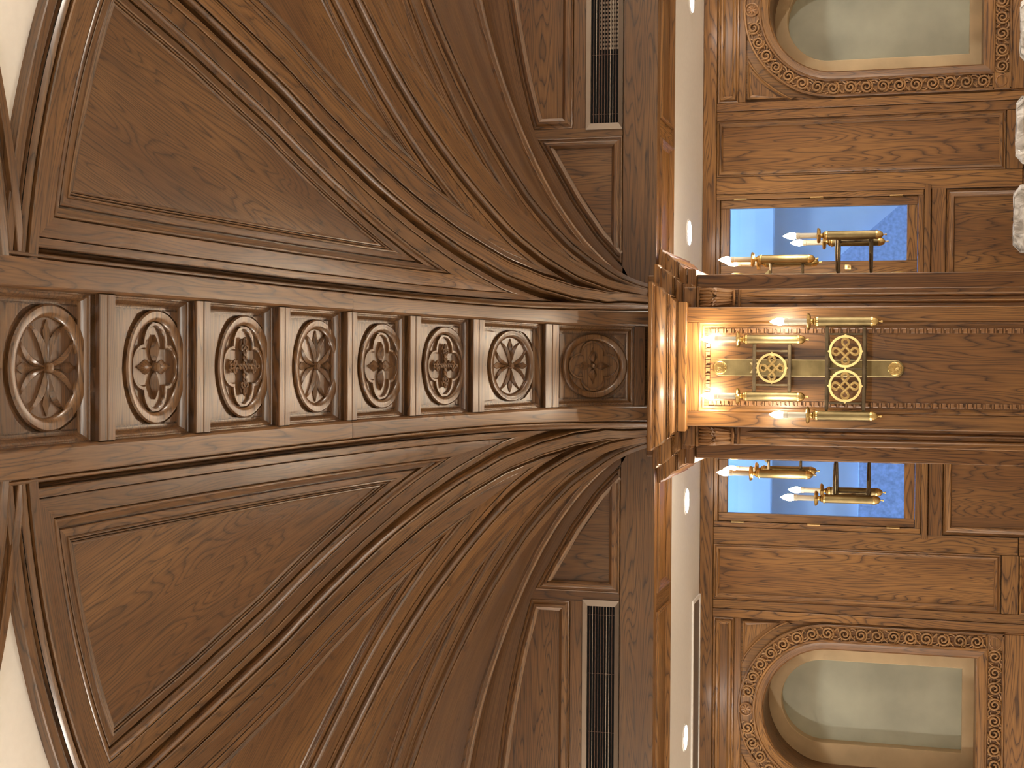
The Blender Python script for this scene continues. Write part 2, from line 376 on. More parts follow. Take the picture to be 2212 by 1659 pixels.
# ---- last strip of the vault against the arcade wall
def wall_strip(sx, side):
    root = empty('trim_11' if sx > 0 else 'trim_12'); tag(root, f'moulded oak arch where the vault meets the wall, {side} half', kind='structure')
    rs = [.385 + (R_TOP-.385)*(t/60)**1.5 for t in range(61)]
    def strip(f, prof, name):
        P, G = [], []
        for d, n in prof:
            row, g = [], []
            for r in rs:
                x, y, z = fan(r, f(r, d), n); row.append((sx*x, y, z)); g.append((s_of_r(r), d, n))
            P.append(row); G.append(g)
        mb = MB(); mb.grid(P, G); mb.build(name, 'vault', root, angle=30)
    edge = lambda r, d: max(PH(3, r) + HB/r, D2R(90) - (.16 - d)/r)
    strip(lambda r, d: PH(3, r) + (HB + d*(r*(D2R(90)-PH(3, r)) - HB - .16))/r if r*(D2R(90)-PH(3, r)) > HB+.17 else PH(3, r) + HB/r, [(i/10, .004) for i in range(11)], 'panel')
    strip(edge, [(0, -.02), (0, .020), (.003, .022), (.06, .022), (.063, .02), (.063, 0)], 'edge_board')
    strip(edge, [(.064, .0)] + arc_prof(.065, .09, .014, .018), 'bead')
    strip(edge, [(.09, .012), (.096, .0), (.105, -.004), (.118, -.002), (.124, .012)] + arc_prof(.124, .142, .012, .01) + [(.160, .012), (.162, -.02)], 'cornice')
    return root
for sx, side in ((1, UP), (-1, LO)): wall_strip(sx, side)

# ---- ground of the vault behind ribs and panels
def shell(sx, nm):
    P, G = [], []
    for t in range(61):
        r = .42 + (3.45-.42)*(t/60)**1.4; a0 = math.asin(min(1, .30/r)); P.append([(sx*p[0], p[1], p[2]) for p in (fan(r, a0 + (D2R(92)-a0)*j/40, -.034) for j in range(41))]); G.append([(r, j*.02, 0) for j in range(41)])
    mb = MB(); mb.grid(P, G); o = mb.build(nm, 'vault'); tag(o, 'dark oak ground in the joints of the vault, ' + ('upper' if sx > 0 else 'lower') + ' half', kind='structure')
shell(1, 'ceiling_shell'); shell(-1, 'ceiling_shell')

# ---- ring trim at the top of the fan
def ring_trim(sx, name):
    root = empty(name); tag(root, kind='structure')
    def band(prof, nm, ph0=None):
        P, G = [], []
        for r, n in prof:
            a0 = math.asin(.330/r); row, g = [], []
            for t in range(81):
                ph = a0 + (D2R(90)-a0)*t/80; x, y, z = fan(r, ph, n); row.append((sx*x, y, z)); g.append((r*ph, r, n))
            P.append(row); G.append(g)
        mb = MB(); mb.grid(P, G); mb.build(nm, 'vault', root, angle=30)
    band([(3.996, -.01), (3.996, .034), (4.000, .038), (4.034, .038), (4.038, .034), (4.038, .0)], 'edge_board')
    band([(4.038, .01)] + [(4.039 + .028*i/6, .016 + .016*math.sin(math.pi*i/6)) for i in range(7)], 'bead')
    band([(4.067, .012), (4.072, .002), (4.084, -.004), (4.096, .002), (4.100, .010)], 'cove')
    band([(4.100, .006), (4.101, .024), (4.104, .026), (4.136, .026), (4.139, .022), (4.139, -.07)], 'outer_board')
    return root
RING = [ring_trim(1, 'trim_1'), ring_trim(-1, 'trim_2')]
tag(RING[0], 'curved oak border of the vault against the white ceiling, upper half of the picture')
tag(RING[1], 'curved oak border of the vault against the white ceiling, lower half of the picture')
MIRY = Matrix.Translation((0, 2*(YA-4.07), -.003)) @ Matrix.Scale(-1, 4, (0, 1, 0))
for o_, lb in ((RING[0], 'oak border of the facing vault fan, upper left edge of the picture'), (RING[1], 'oak border of the facing vault fan, lower left edge of the picture')):
    c = copy_tree(o_, MIRY); c['label'] = lb; c.name = 'trim_3' if o_ is RING[0] else 'trim_4'
for sx, side in ((1, UP), (-1, LO)):
    c = copy_tree(CELLS[(1, sx)], MIRY); c['label'] = f'panel of the facing vault fan just past the {side} left edge border'

# ------------------------------------------------------------------ the carved central rib
RIB = empty('vault_rib'); tag(RIB, 'wide carved oak rib with a row of round rosettes in square coffers', 'vault rib')
S0, S1 = s_of_r(.385), s_of_r(4.75)
def ribmesh(name, fn, prof_n, s0, s1, parent, m=60, mat='vault', ax='s'):
    """strip along the rib: prof_n = [(u offset fn of r, n)...]"""
    ss = [s0 + (s1-s0)*t/m for t in range(m+1)]; P, G = [], []
    for uf, n in prof_n:
        P.append([rib(uf(r_of_s(s)), s, n) for s in ss]); G.append([(s, uf(r_of_s(s)), n) if ax == 's' else (uf(r_of_s(s)), s, n) for s in ss])
    mb = MB(); mb.grid(P, G); return mb.build(name, mat, parent, angle=30)
def uoff(base, sg, d): return lambda r: sg*(base(r) + d)
ribmesh('ground_board', None, [(uoff(rail_out, 1, -.002), -.045), (uoff(rail_out, -1, -.002), -.045)], S0, S1, RIB, 60)
SJ = 2.083   # joint in the rails
for sg in (1, -1):
    for a, b in ((S0, SJ - .0015), (SJ + .0015, S1)):
        ribmesh('side_rail', None, [(uoff(rail_out, sg, 0), -.02), (uoff(rail_out, sg, 0), .046), (uoff(rail_out, sg, -.004), .050), (uoff(rail_in, sg, .012), .050), (uoff(rail_in, sg, .008), .046), (uoff(rail_in, sg, .004), .044), (uoff(rail_in, sg, 0), .036), (uoff(rail_in, sg, 0), -.03)], a, b, RIB, 50)
    ribmesh('rail_bead', None, [(uoff(rail_out, sg, .0005), 0)] + [(uoff(rail_out, sg, d), n) for d, n in arc_prof(.001, .019, .026, .014)], S0, S1, RIB, 80)
    ribmesh('rail_cove', None, [(uoff(rail_out, sg, d), n) for d, n in ((.019, .026), (.021, .010), (.025, .0), (.031, -.006), (.038, -.008), (.041, -.02))], S0, S1, RIB, 80)
BARS = [(.096, .156), (.608, .699), (1.118, 1.202), (1.577, 1.658), (2.043, 2.118), (2.537, 2.615), (3.089, 3.180), (3.672, 3.762), (4.262, 4.355)]
for i, (a, b) in enumerate(BARS):
    halves = ((a, b),) if i == 0 else ((a, (a+b)/2-.0008), ((a+b)/2+.0008, b))
    for p, q in halves:
        ss = [p, p, p+.003, (p+q)/2, q-.003, q, q]; ns = [-.04, .043, .046, .046, .046, .043, -.04]; P, G = [], []
        for s, n in zip(ss, ns):
            u = rail_in(r_of_s(s)); row = [-u + 2*u*t/6 for t in range(7)]
            P.append([rib(x, s, n) for x in row]); G.append([(x, s, n) for x in row])
        mb = MB(); mb.grid(P, G); mb.build('cross_bar', 'vault', RIB, angle=30)
def rmap(s0, sc=1.0): return lambda u, v, h: rib(u, s0 + v*sc, h)
class RB(MB):
    def __init__(s, mp): super().__init__(); s.mp = mp
    def addl(s, V, F): s.add([s.mp(*p) for p in V], F, V)
    def gridl(s, P, closed=False): s.grid([[s.mp(*p) for p in row] for row in P], P, closed)
def dish_ring(mp, a, b, w_, h0, h1, name, parent, seg=56):
    """raised elliptical ring, outer half-axes a (across) and b (along)"""
    prof = [(1.0, h0), (1.0, h1-.006), (.97, h1), (.87, h1), (.82, h1-.004), (.79, h1-.012), (.785, h0)]
    P = []
    for k, h in prof: P.append([(a*k*math.cos(2*math.pi*j/seg), b*k*math.sin(2*math.pi*j/seg), h) for j in range(seg)])
    m = RB(mp); m.gridl(P, True); return m.build(name, 'vault', parent, angle=40)
def petal(mp, A, Bv, ctr, wid, name, parent, h0, h1, m=12, shape=None):
    """leaf along the curve ctr(t) in units of the rosette (half-axes A, Bv), with a ridge of height h1"""
    L, Rr, C = [], [], []
    for i in range(m+1):
        t = i/m; x, y = ctr(t); x2, y2 = ctr(min(1, t+.01)); x1, y1 = ctr(max(0, t-.01)); tx, ty = x2-x1, y2-y1; l = math.hypot(tx, ty) or 1
        wv = wid*shape(t)
        L.append(((x - ty/l*wv)*A, (y + tx/l*wv)*Bv, h0)); Rr.append(((x + ty/l*wv)*A, (y - tx/l*wv)*Bv, h0)); C.append((x*A, y*Bv, h0 + (h1-h0)*math.sin(math.pi*(t*.80+.12))))
    b = [(p[0], p[1], -.024) for p in L]; b2 = [(p[0], p[1], -.024) for p in Rr]
    m_ = RB(mp); m_.gridl([b, L, C, Rr, b2]); return m_.build(name, 'vault', parent, angle=25)
def boss(mp, rad, h0, h1, name, parent, asp=1.0):
    P = [[(rad*k*math.cos(2*math.pi*j/14), rad*k*asp*math.sin(2*math.pi*j/14), h) for j in range(14)] for k, h in ((1, h0), (1.05, h0+.5*(h1-h0)), (.85, h1-.002), (.5, h1), (.01, h1+.001))]
    m = RB(mp); m.gridl(P, True); return m.build(name, 'vault', parent)
def quatrefoil(mp, A, Bv, h0, h1, parent):
    """tracery plate inside the ring with a four-lobed opening"""
    def lobe(th, k):
        best = 0
        for q in range(4):
            d = th - q*math.pi/2; cx = .50; rl = .41*k; disc = rl*rl - (cx*math.sin(d))**2
            if disc >= 0 and math.cos(d) > 0: best = max(best, cx*math.cos(d) + math.sqrt(disc))
        return best or .36
    seg = 120; rows = []
    for k, h in ((1.24, h0), (1.24, h1-.003), (1.21, h1), (1.05, h1), (1.0, h1-.004), (1.0, h0)):
        rows.append([(A*min(.985, lobe(2*math.pi*j/seg, k))*math.cos(2*math.pi*j/seg), Bv*min(.985, lobe(2*math.pi*j/seg, k))*math.sin(2*math.pi*j/seg), h) for j in range(seg)])
    m = RB(mp); m.gridl(rows, True); m.build('quatrefoil', 'vault', parent, angle=40)
def rosette_A(mp, A, Bv, parent):
    h0, h1 = -.018, -.004
    for q in range(4):
        ca, sa = round(math.cos(q*math.pi/2)), round(math.sin(q*math.pi/2)); ex = lambda x, y: (x*ca - y*sa, x*sa + y*ca)
        petal(mp, A, Bv, lambda t: ex(.10 + .86*t, 0), .125, 'petal', parent, h0, -.007, shape=lambda t: .22 + .78*max(0, (t-.15)/.58)**1.7 if t < .73 else max(.02, (1-t)/.27))
        for sg in (1, -1):
            petal(mp, A, Bv, lambda t: ex(.10 + .78*t, sg*(.030 + .17*t + .40*t**3.2)), .078, 'petal', parent, h0, h1, shape=lambda t: max(.03, (.25 + .75*math.sin(math.pi*min(1, t*.9+.05)))*(1-t**6)))
    boss(mp, .11*A, h0, .003, 'boss', parent, Bv/A)
def rosette_B(mp, A, Bv, parent):
    h0, h1 = -.018, .004
    quatrefoil(mp, A, Bv, -.024, -.009, parent)
    for q in range(4):
        ca, sa = round(math.cos(q*math.pi/2)), round(math.sin(q*math.pi/2)); ex = lambda x, y: (x*ca - y*sa, x*sa + y*ca)
        petal(mp, A, Bv, lambda t: ex(.10 + .62*t, 0), .165, 'petal', parent, h0, h1, shape=lambda t: max(.03, math.sin(math.pi*min(.5, t*1.15))**.8 if t < .43 else ((1-t)/.57)**1.25))
    boss(mp, .10*A, h0, .006, 'boss', parent, Bv/A)
def rosette_C(mp, A, Bv, parent):
    quatrefoil(mp, A, Bv, -.024, -.009, parent)
    h = -.006
    def strand(pts, nm='knot_strand', rad=.0062):
        mb = MB(); tube(mb, [mp(*p) for p in pts], rad, 6, updir=(0, 0, 1)); mb.build(nm, 'vault', parent, angle=60)
    for ax in (0, 1):
        for sg in (1, -1):
            pts = []
            for i in range(41):
                t = -1 + i/20; a = .42*t; b = sg*.050*math.sin(t*math.pi*3.0)
                pts.append((a*A, b*Bv, h + .003*math.cos(t*math.pi*3)*sg) if ax == 0 else (b*A, a*Bv, h + .003*math.cos(t*math.pi*3)*sg))
            strand(pts)
    for q in range(4):
        ca, sa = round(math.cos(q*math.pi/2)), round(math.sin(q*math.pi/2)); pts = []
        for i in range(61):
            t = 2*math.pi*i/60; rr = .10 + .075*math.cos(3*t); pts.append((rr*math.cos(t), rr*math.sin(t)))
        strand([((ca*(.52+x) - sa*y)*A, (sa*(.52+x) + ca*y)*Bv, h) for x, y in pts], rad=.0058)
        # block beneath the knot
        blk = RB(mp); n_ = 16; rows = []
        for k, hh in ((1.0, -.024), (1.0, -.012), (.9, -.010), (.02, -.010)):
            rows.append([((ca*(.52+k*.17*math.cos(2*math.pi*j/n_)) - sa*k*.15*math.sin(2*math.pi*j/n_))*A, (sa*(.52+k*.17*math.cos(2*math.pi*j/n_)) + ca*k*.15*math.sin(2*math.pi*j/n_))*Bv, hh) for j in range(n_)])
        blk.gridl(rows, True); blk.build('knot_ground', 'vault', parent)
    for ax in (0, 1):
        m = RB(mp); P = []
        for d, hh in ((-.07, -.024), (-.07, -.012), (.07, -.012), (.07, -.024)):
            P.append([((-.5+t*.1)*A if ax == 0 else d*A, d*Bv if ax == 0 else (-.5+t*.1)*Bv, hh) for t in range(11)])
        m.gridl(P); m.build('knot_ground', 'vault', parent, smooth=False)
ROS = [(.369, .184, 'B'), (.880, .150, 'A'), (1.345, .152, 'C'), (1.797, .158, 'B'), (2.264, .163, 'A'), (2.784, .178, 'C'), (3.356, .180, 'B'), (3.953, .200, 'A')]
for i, (sc_, hv, kd) in enumerate(ROS):
    a, b = BARS[i][1], BARS[i+1][0]; s0 = sc_; mp = rmap(s0)
    v0, v1 = a - s0, b - s0; A = rail_in(r_of_s(s0)) - .038
    # coffer: moulded frame and ground
    prof = [(0, .030), (0, .012), (.004, .012), (.006, .008), (.012, .006), (.020, -.004), (.024, -.012), (.032, -.016), (.036, -.016), (.036, -.024)]
    P, G = [], []
    K = 10
    for d, h in prof:
        row = []
        for (u_s, v_s), (u_e, v_e) in ((((-1), 0), (1, 0)), ((1, 0), (1, 1)), ((1, 1), (-1, 1)), ((-1, 1), (-1, 0))):
            for t in range(K):
                us = u_s + (u_e-u_s)*t/K; vs = v_s + (v_e-v_s)*t/K
                vv = (v0+d) + (v1-v0-2*d)*vs; uu = us*(rail_in(r_of_s(s0+vv)) - d)
                row.append((uu, vv, h))
        P.append(row)
    cof = empty('coffer'); cof.parent = RIB
    m = RB(mp); m.gridl(P, True); m.build('moulding', 'vault', cof, angle=28)
    m = RB(mp); rows = []
    for t in range(13):
        vv = (v0+.036) + (v1-v0-.072)*t/12; uu = rail_in(r_of_s(s0+vv)) - .036
        rows.append([(-uu + 2*uu*j/8, vv, -.022) for j in range(9)])
    m.grid([[m.mp(*p) for p in r_] for r_ in rows], [[(p[1], p[0], 0) if False else (p[0], p[1], 0) for p in r_] for r_ in rows]); m.build('ground', 'vault', cof)
    # four raised corner plates outside the ring
    for su in (1, -1):
        for sv in (1, -1):
            ue, ve = A + .004 - .008, ((v1 if sv > 0 else -v0) - .040); rows = []
            k1 = 1.10
            for t in range(9):
                th = math.pi/2*t/8; x, y = k1*A*math.cos(th), k1*hv*math.sin(th)
                x2, y2 = (ue, ve*math.tan(th)/max(1e-6, 1.0)) if th < math.pi/4 else (ue/math.tan(th), ve)
                x2 = max(0, min(ue, x2)); y2 = max(0, min(ve, y2)); x, y = min(x, x2+1e-4), min(y, y2+1e-4)
                rows.append([(su*x, sv*y, -.024), (su*x, sv*y, -.012), (su*x2, sv*y2, -.012), (su*x2, sv*y2, -.024)])
            m = RB(mp); m.gridl(rows); m.build('corner_plate', 'vault', cof, smooth=False)
    dish_ring(mp, A, hv, .03, -.024, -.002, 'rosette_ring', cof)
    {'A': rosette_A, 'B': rosette_B, 'C': rosette_C}[kd](mp, A*.785, hv*.785, cof)

# ------------------------------------------------------------------ the setting: floor, ceilings, hall walls
HX, HY0 = 9.0, -4.6
fl = bx('floor', -HX, HX, HY0, 10.1, -EYE-.1, -EYE, 'floor'); tag(fl, kind='structure')
mb = MB(); box(mb, -HX, -.32, HY0, 10.13, 2.650, 2.80); box(mb, .32, HX, HY0, 10.13, 2.650, 2.80); box(mb, -.32, .32, HY0, 10.13, 2.72, 2.80)
ce = mb.build('ceiling', 'white', smooth=False); tag(ce, 'white plaster ceiling beyond the curved oak border', kind='structure')
ca = bx('ceiling', -HX, HX, 8.32, YB+.52, 1.42, 1.52, 'white'); tag(ca, 'low white aisle ceiling with recessed lights', kind='structure')
for nm, a in (('wall_front', (-HX, HX, HY0-.1, HY0, -EYE, 2.75)), ('wall_far_left', (-HX-.1, -HX, HY0-.1, 10.13, -EYE, 2.75)), ('wall_far_right', (HX, HX+.1, HY0-.1, 10.13, -EYE, 2.75))):
    tag(bx(nm, *a, 'oak', ax='z'), kind='structure')

# ------------------------------------------------------------------ lunette walls above the beam
LX, LZ = (.50, .566, .70, .90, 1.10, 1.276, 1.342, 1.60, 1.80, 2.068, 2.5, 3.0, 3.6, 4.05), (1.55, 1.608, 1.735, 1.875, 1.99, 2.087, 2.112, 2.18, 2.222, 2.269, 2.325, 2.365, 2.39, 2.40)
def lun_top(x): return float(np.interp(x, LX, LZ))
def lunette(sx, nm):
    root = empty(nm); tag(root, kind='structure')
    mp = lambda a, b, n: (sx*a, YA - n, b)
    xe = 4.05
    bx('backing', sx*.40, sx*HX, YA+.022, YA+.07, 1.405, 2.70, 'vault', root)
    bx('bottom_rail', sx*.40, sx*xe, YA-.004, YA+.03, 1.400, 1.592, 'vault', root, c=.002)
    bx('stile', sx*1.272, sx*1.328, YA-.003, YA+.03, 1.594, 2.19, 'vault', root, ax='z', c=.002)
    bx('rail', sx*1.324, sx*xe, YA-.004, YA+.03, 1.806, 1.876, 'vault', root, c=.002)
    # curved board between the panels and the wall arch
    xs = [.415 + (xe-.415)*t/60 for t in range(61)]; mb = MB(); P, G = [], []
    for yy in (YA+.03, YA-.004):
        P.append([(sx*x, yy, min(lun_top(x) - .001, 1.6 if x < .5 else 9)) for x in xs]); G.append([(x, lun_top(x), yy) for x in xs])
    P.append([(sx*x, YA-.004, prof_at(x)[0] + .03) for x in xs]); G.append([(x, lun_top(x)+.2, 0) for x in xs])
    mb.grid(P, G); mb.build('arch_board', 'vault', root, smooth=False)
    xb = [.585, .64, .70, .80, .90, 1.0, 1.10, 1.20, 1.275]
    polyB = [(1.275, 1.594)] + [(x, lun_top(x)) for x in xb[::-1]] + [(.565, 1.594)]
    polyB = polyB if sx > 0 else polyB
    pr = [(0, -.004), (.003, .006), (.009, .008), (.013, .002), (.018, .002), (.030, .012), (.044, .014), (.058, .004), (.062, .0), (.062, -.01)]
    framed(polyB, pr, mp, root, 'vault', grain='b')
    xa = [1.325, 1.45, 1.6, 1.75, 1.9, 2.068, 2.3, 2.5, 2.75, 3.0, 3.3, 3.6, 4.0]
    polyA = [(x, lun_top(x)) for x in xa] + [(4.0, 1.878), (1.325, 1.878)]
    framed(polyA, pr, mp, root, 'vault', grain='a')
    # air grille
    g = empty('air_grille'); tag(g, f'long dark air grille in a bronze frame, {"upper" if sx > 0 else "lower"} half', 'air grille', 'air grilles in the lunette walls')
    x0, x1, z0, z1 = 1.313, 3.9, 1.594, 1.803; fw = .036
    for nm_, poly in (('frame_end', [(x0, z0), (x0+fw, z0+.026), (x0+fw, z1-.026), (x0, z1)]), ('frame_end', [(x1, z0), (x1-fw, z0+.026), (x1-fw, z1-.026), (x1, z1)]),
                      ('frame_side', [(x0, z0), (x1, z0), (x1-fw, z0+.026), (x0+fw, z0+.026)]), ('frame_side', [(x0, z1), (x1, z1), (x1-fw, z1-.026), (x0+fw, z1-.026)])):
        m = MB(); o_ = [mp(*poly[i], .014 if i in (0, 3) and nm_ == 'frame_end' or i in (0, 1) and nm_ == 'frame_side' else .008) for i in range(4)]; b_ = [mp(*q, -.03) for q in poly]
        m.add(o_ + b_, [(0, 1, 2, 3), (0, 1, 5, 4), (1, 2, 6, 5), (2, 3, 7, 6), (3, 0, 4, 7)]); m.build(nm_, 'steel', g, smooth=False)
    bx('shade_sheet', sx*(x0+.02), sx*(x1-.02), YA+.015, YA+.021, z0+.02, z1-.02, 'grille_shade', g)  # flat black sheet, the shade behind the grille put into its colour
    for i in range(9):
        z = z0 + .042 + i*.0158
        bx('blade', sx*(x0+fw), sx*(x1-fw), YA-.004, YA+.008, z-.0014, z+.0014, 'blade' if i in (1, 2, 7) else 'blade_shaded', g, c=.0005)  # lit and shaded blades of one metal, the light put into the colour
    for i in range(8):
        x = x0 + fw + .05 + i*.33
        bx('tie_rod', sx*x, sx*(x+.003), YA+.009, YA+.012, z0+.03, z1-.03, 'blade_shaded', g, c=.0004)
    if sx > 0:   # perforated damper seen behind the blades
        for i in range(22):
            for j in range(6):
                if j == 0: bx('damper_strip', sx*(1.76+i*.023), sx*(1.772+i*.023), YA+.012, YA+.0145, z0+.028, z0+.135, 'steel', g, c=.0004)
        for j in range(6): bx('damper_bar', sx*1.76, sx*2.27, YA+.0125, YA+.0148, z0+.03+j*.019, z0+.036+j*.019, 'steel', g, c=.0004)
    return root
lunette(1, 'wall_right'); lunette(-1, 'wall_left')

# ------------------------------------------------------------------ beams between the piers (panelled undersides)
def beam(sx, side):
    root = empty('ceiling_beam'); tag(root, f'oak beam with panelled underside along the aisle ceiling, {side} half', 'beam', 'beams of the arcade')
    y0, y1, z = YA-.003, 8.325, 1.399
    mp = lambda a, b, n: (sx*a, b, z - n)
    bx('core', sx*.45, sx*HX, y0+.03, y1-.002, z+.016, z+.25, 'oak', root)
    bx('edge_board', sx*.45, sx*HX, y0, y0+.075, z, z+.03, 'oak', root, c=.002); bx('edge_board', sx*.45, sx*HX, y1-.075, y1, z, z+.2, 'oak', root, c=.002)
    xs = [.47, .555, 1.275, 1.375, 2.55, 2.65, 3.85, 3.95]
    for i in range(0, len(xs)-1, 2): bx('cross_board', sx*xs[i], sx*xs[i+1], y0+.075, y1-.075, z, z+.03, 'oak', root, ax='y', c=.002)
    for a, b in ((.555, 1.275), (1.375, 2.55), (2.65, 3.85)):
        framed(rect(a, b, y0+.075, y1-.075), [(0, 0), (.001, -.002), (.004, .010), (.012, .014), (.02, .009), (.03, -.004), (.045, -.012), (.045, -.014)], mp, root, 'oak')
    return root
beam(1, UP); beam(-1, LO)

# ------------------------------------------------------------------ the pier
PIER = empty('pier'); tag(PIER, 'square oak pier with panelled front, moulded capital and fluted edges in the middle', 'pier')
PZ0 = -EYE
bx('main_shaft', -.485, .485, 7.50, 8.28, PZ0, 1.40, 'oak', PIER, ax='z', c=.006)
bx('core', -.40, .40, 7.36, 7.50, PZ0, 1.30, 'oak', PIER, ax='z')
bx('springer', -.285, .285, 7.47, 8.2, 1.28, 1.75, 'vault', PIER, ax='z')
bx('springer', -.42, .42, 7.62, 8.2, 1.28, 1.62, 'vault', PIER, ax='z')
for sg in (1, -1):   # stepped strips with reeds between front board and shaft
    bx('edge_strip', sg*.305, sg*.402, 7.352, 7.40, PZ0, 1.13, 'oak', PIER, ax='z', c=.004)
    for x_ in (.335, .368):
        mb = MB(); P, G = [], []
        for t in range(7):
            a = math.pi*t/6; xx = sg*(x_ + .010*math.cos(a)); yy = 7.352 - .011*math.sin(a)
            zs = [PZ0+.3, .80, .835, .855]; P.append([(xx if z < .83 else sg*x_ + (xx - sg*x_)*(.55 if z < .85 else .05), yy if z < .83 else 7.352 - (7.352-yy)*(.55 if z < .85 else 0), z) for z in zs]); G.append([(z, xx, yy) for z in zs])
        mb.grid(P, G); mb.build('reed', 'oak', PIER)
    bx('return_board', sg*.405, sg*.4845, 7.488, 7.52, PZ0, 1.13, 'oak', PIER, ax='z', c=.003)
# front board with a sunk panel: two stiles and a top rail
bx('stile', .226, .303, 7.20, 7.36, PZ0, 1.14, 'oak', PIER, ax='z', c=.004); bx('stile', -.303, -.226, 7.20, 7.36, PZ0, 1.14, 'oak', PIER, ax='z', c=.004)
bx('top_rail', -.226, .226, 7.2005, 7.36, 1.078, 1.14, 'oak', PIER, ax='x', c=.002)
mpF = lambda a, b, n: (a, 7.20 - n, b)
framed(rect(-.226, .226, PZ0+.02, 1.078), [(0, 0), (.003, -.004), (.008, -.006), (.016, -.006), (.018, -.010), (.026, -.012)], mpF, PIER, 'oak', field=False)
bx('front_panel', -.202, .202, 7.213, 7.26, PZ0+.02, 1.054, 'oak', PIER, ax='z', c=.001)
# carved bead course on the panel: one small block repeated
def bead_block():
    mb = MB()
    V0 = [(-.012, -.0165), (.011, -.0165), (.011, .0080), (.004, .0080), (.004, .0020), (-.012, .0020)]   # L-shaped block leaving a drilled notch
    n = len(V0); ins = inset(V0, .002)
    mb.add([(x, y, 0) for x, y in V0] + [(x, y, .012) for x, y in V0] + [(x, y, .014) for x, y in ins], [(i, (i+1) % n, n+(i+1) % n, n+i) for i in range(n)] + [(n+i, n+(i+1) % n, 2*n+(i+1) % n, 2*n+i) for i in range(n)] + [tuple(range(2*n, 3*n))])
    V1 = [(-.012, .0130), (.011, .0130), (.011, .0205), (-.012, .0205)]
    mb.add([(x, y, 0) for x, y in V1] + [(x*.9, y, .012) for x, y in V1], [(4, 5, 6, 7), (0, 1, 5, 4), (1, 2, 6, 5), (2, 3, 7, 6), (3, 0, 4, 7)])
    mb.v = [(x, -z, y) for x, y, z in mb.v]
    return mb.build('bead', 'carved', PIER, smooth=False)
BB = bead_block(); first = True
def put_bead(x, z, rot):
    global first
    o = BB if first else copy_obj(BB, PIER)
    first = False
    o.matrix_basis = Matrix.Translation((x, 7.213, z)) @ Matrix.Rotation(rot, 4, 'Y')
for sg in (1, -1):
    z = 1.010
    while z > -1.1: put_bead(sg*.183, z, 0 if sg > 0 else math.pi); z -= .0405
for i in range(8): put_bead(-.142 + i*.0405, 1.032, -math.pi/2)
# capital: crown moulding swept round the stepped plan
OUT = [(0, 7.20), (.303, 7.20), (.303, 7.352), (.402, 7.352), (.402, 7.488), (.487, 7.488), (.487, 8.285)]
def offs(pts, d):   # rectilinear outline moved outwards by d
    out = []
    for i, (x, y) in enumerate(pts):
        if i == 0: out.append((x, y-d)); continue
        if i == len(pts)-1: out.append((x+d, y)); continue
        out.append((x+d, y-d))
    return out
CAPS = {'crown': [(1.318, .0), (1.318, .121), (1.314, .124), (1.300, .124), (1.297, .121), (1.297, .112), (1.288, .110)],
        'cyma': [(1.288, .110), (1.287, .103), (1.278, .104), (1.270, .100), (1.258, .088), (1.247, .074), (1.238, .066), (1.232, .064)],
        'reed_course': [(1.232, .064)] + [(1.231 - .007*i/4, .060 + .006*math.sin(math.pi*i/4)) for i in range(5)] + [(1.223 - .008*i/4, .054 + .007*math.sin(math.pi*i/4)) for i in range(5)],
        'cove': [(1.214, .050), (1.208, .040), (1.198, .030), (1.190, .027), (1.185, .030), (1.183, .030)],
        'neck_board': [(1.183, .022), (1.180, .026), (1.142, .026), (1.137, .022), (1.134, .014), (1.134, -.02)]}
for nm, prof in CAPS.items():
    mb = MB(); P, G = [], []
    for z, d in prof:
        h = offs(OUT, d); full = [(-x, y) for x, y in h[:0:-1]] + h
        L = 0; row, g = [], []
        for i, (x, y) in enumerate(full):
            if i: L += math.dist(full[i-1], full[i])
            row.append((x, y, z)); g.append((L, z, d))
        P.append(row); G.append(g)
    mb.grid(P, G); mb.build(nm, 'oak', PIER, angle=25)
mb = MB(); h = offs(OUT, .10); full = [(-x, y) for x, y in h[:0:-1]] + h
mb.add([(x, y, 1.317) for x, y in full], [tuple(range(len(full)))]); mb.build('capital_top', 'oak', PIER, smooth=False)
# corbels under the capital at both edges
for sg in (1, -1):
    bx('corbel_block', sg*.304, sg*.408, 7.30, 7.40, 1.108, 1.172, 'oak', PIER, ax='x', c=.003)
    bx('corbel_fillet', sg*.304, sg*.412, 7.295, 7.40, 1.092, 1.106, 'oak', PIER, ax='x', c=.003)
    bx('corbel_foot', sg*.306, sg*.400, 7.318, 7.40, .884, .898, 'oak', PIER, ax='x', c=.004)
    bo = MB(); P, G = [], []
    for t in range(11):
        a = t/10; z = 1.092 - a*.178; dp = .050*math.sin(math.pi*(.15+.75*a))**.8*(1-.25*a)+.006
        P.append([(sg*(.308 + .094*j/8), 7.352 - dp*(1-.25*((j-4)/4)**2), z) for j in range(9)]); G.append([(z, j*.01, dp) for j in range(9)])
    bo.grid(P, G); cb = bo.build('corbel', 'carved', PIER)
    for q in range(6):
        lf = MB(); x0 = .314 + q*.0165; pts = []
        for t in range(11):
            a = t/10; z = 1.090 - a*(.165 + .012*(q % 2)); dp = .056*math.sin(math.pi*(.15+.75*a))**.8*(1-.22*a)+.010
            pts.append((sg*(x0 + .030*(a**1.6)*(.55 - (x0-.31)/.1)), 7.352 - dp, z))
        tube(lf, pts, lambda t: .0105*math.sin(math.pi*(.12+.80*t))+.0015, 6, flat=1.0); lf.build('leaf', 'carved', cb)
    lf = MB(); tube(lf, [(sg*.318, 7.312, .918), (sg*.352, 7.304, .914), (sg*.388, 7.312, .918)], .007, 7); lf.build('leaf_curl', 'carved', cb)

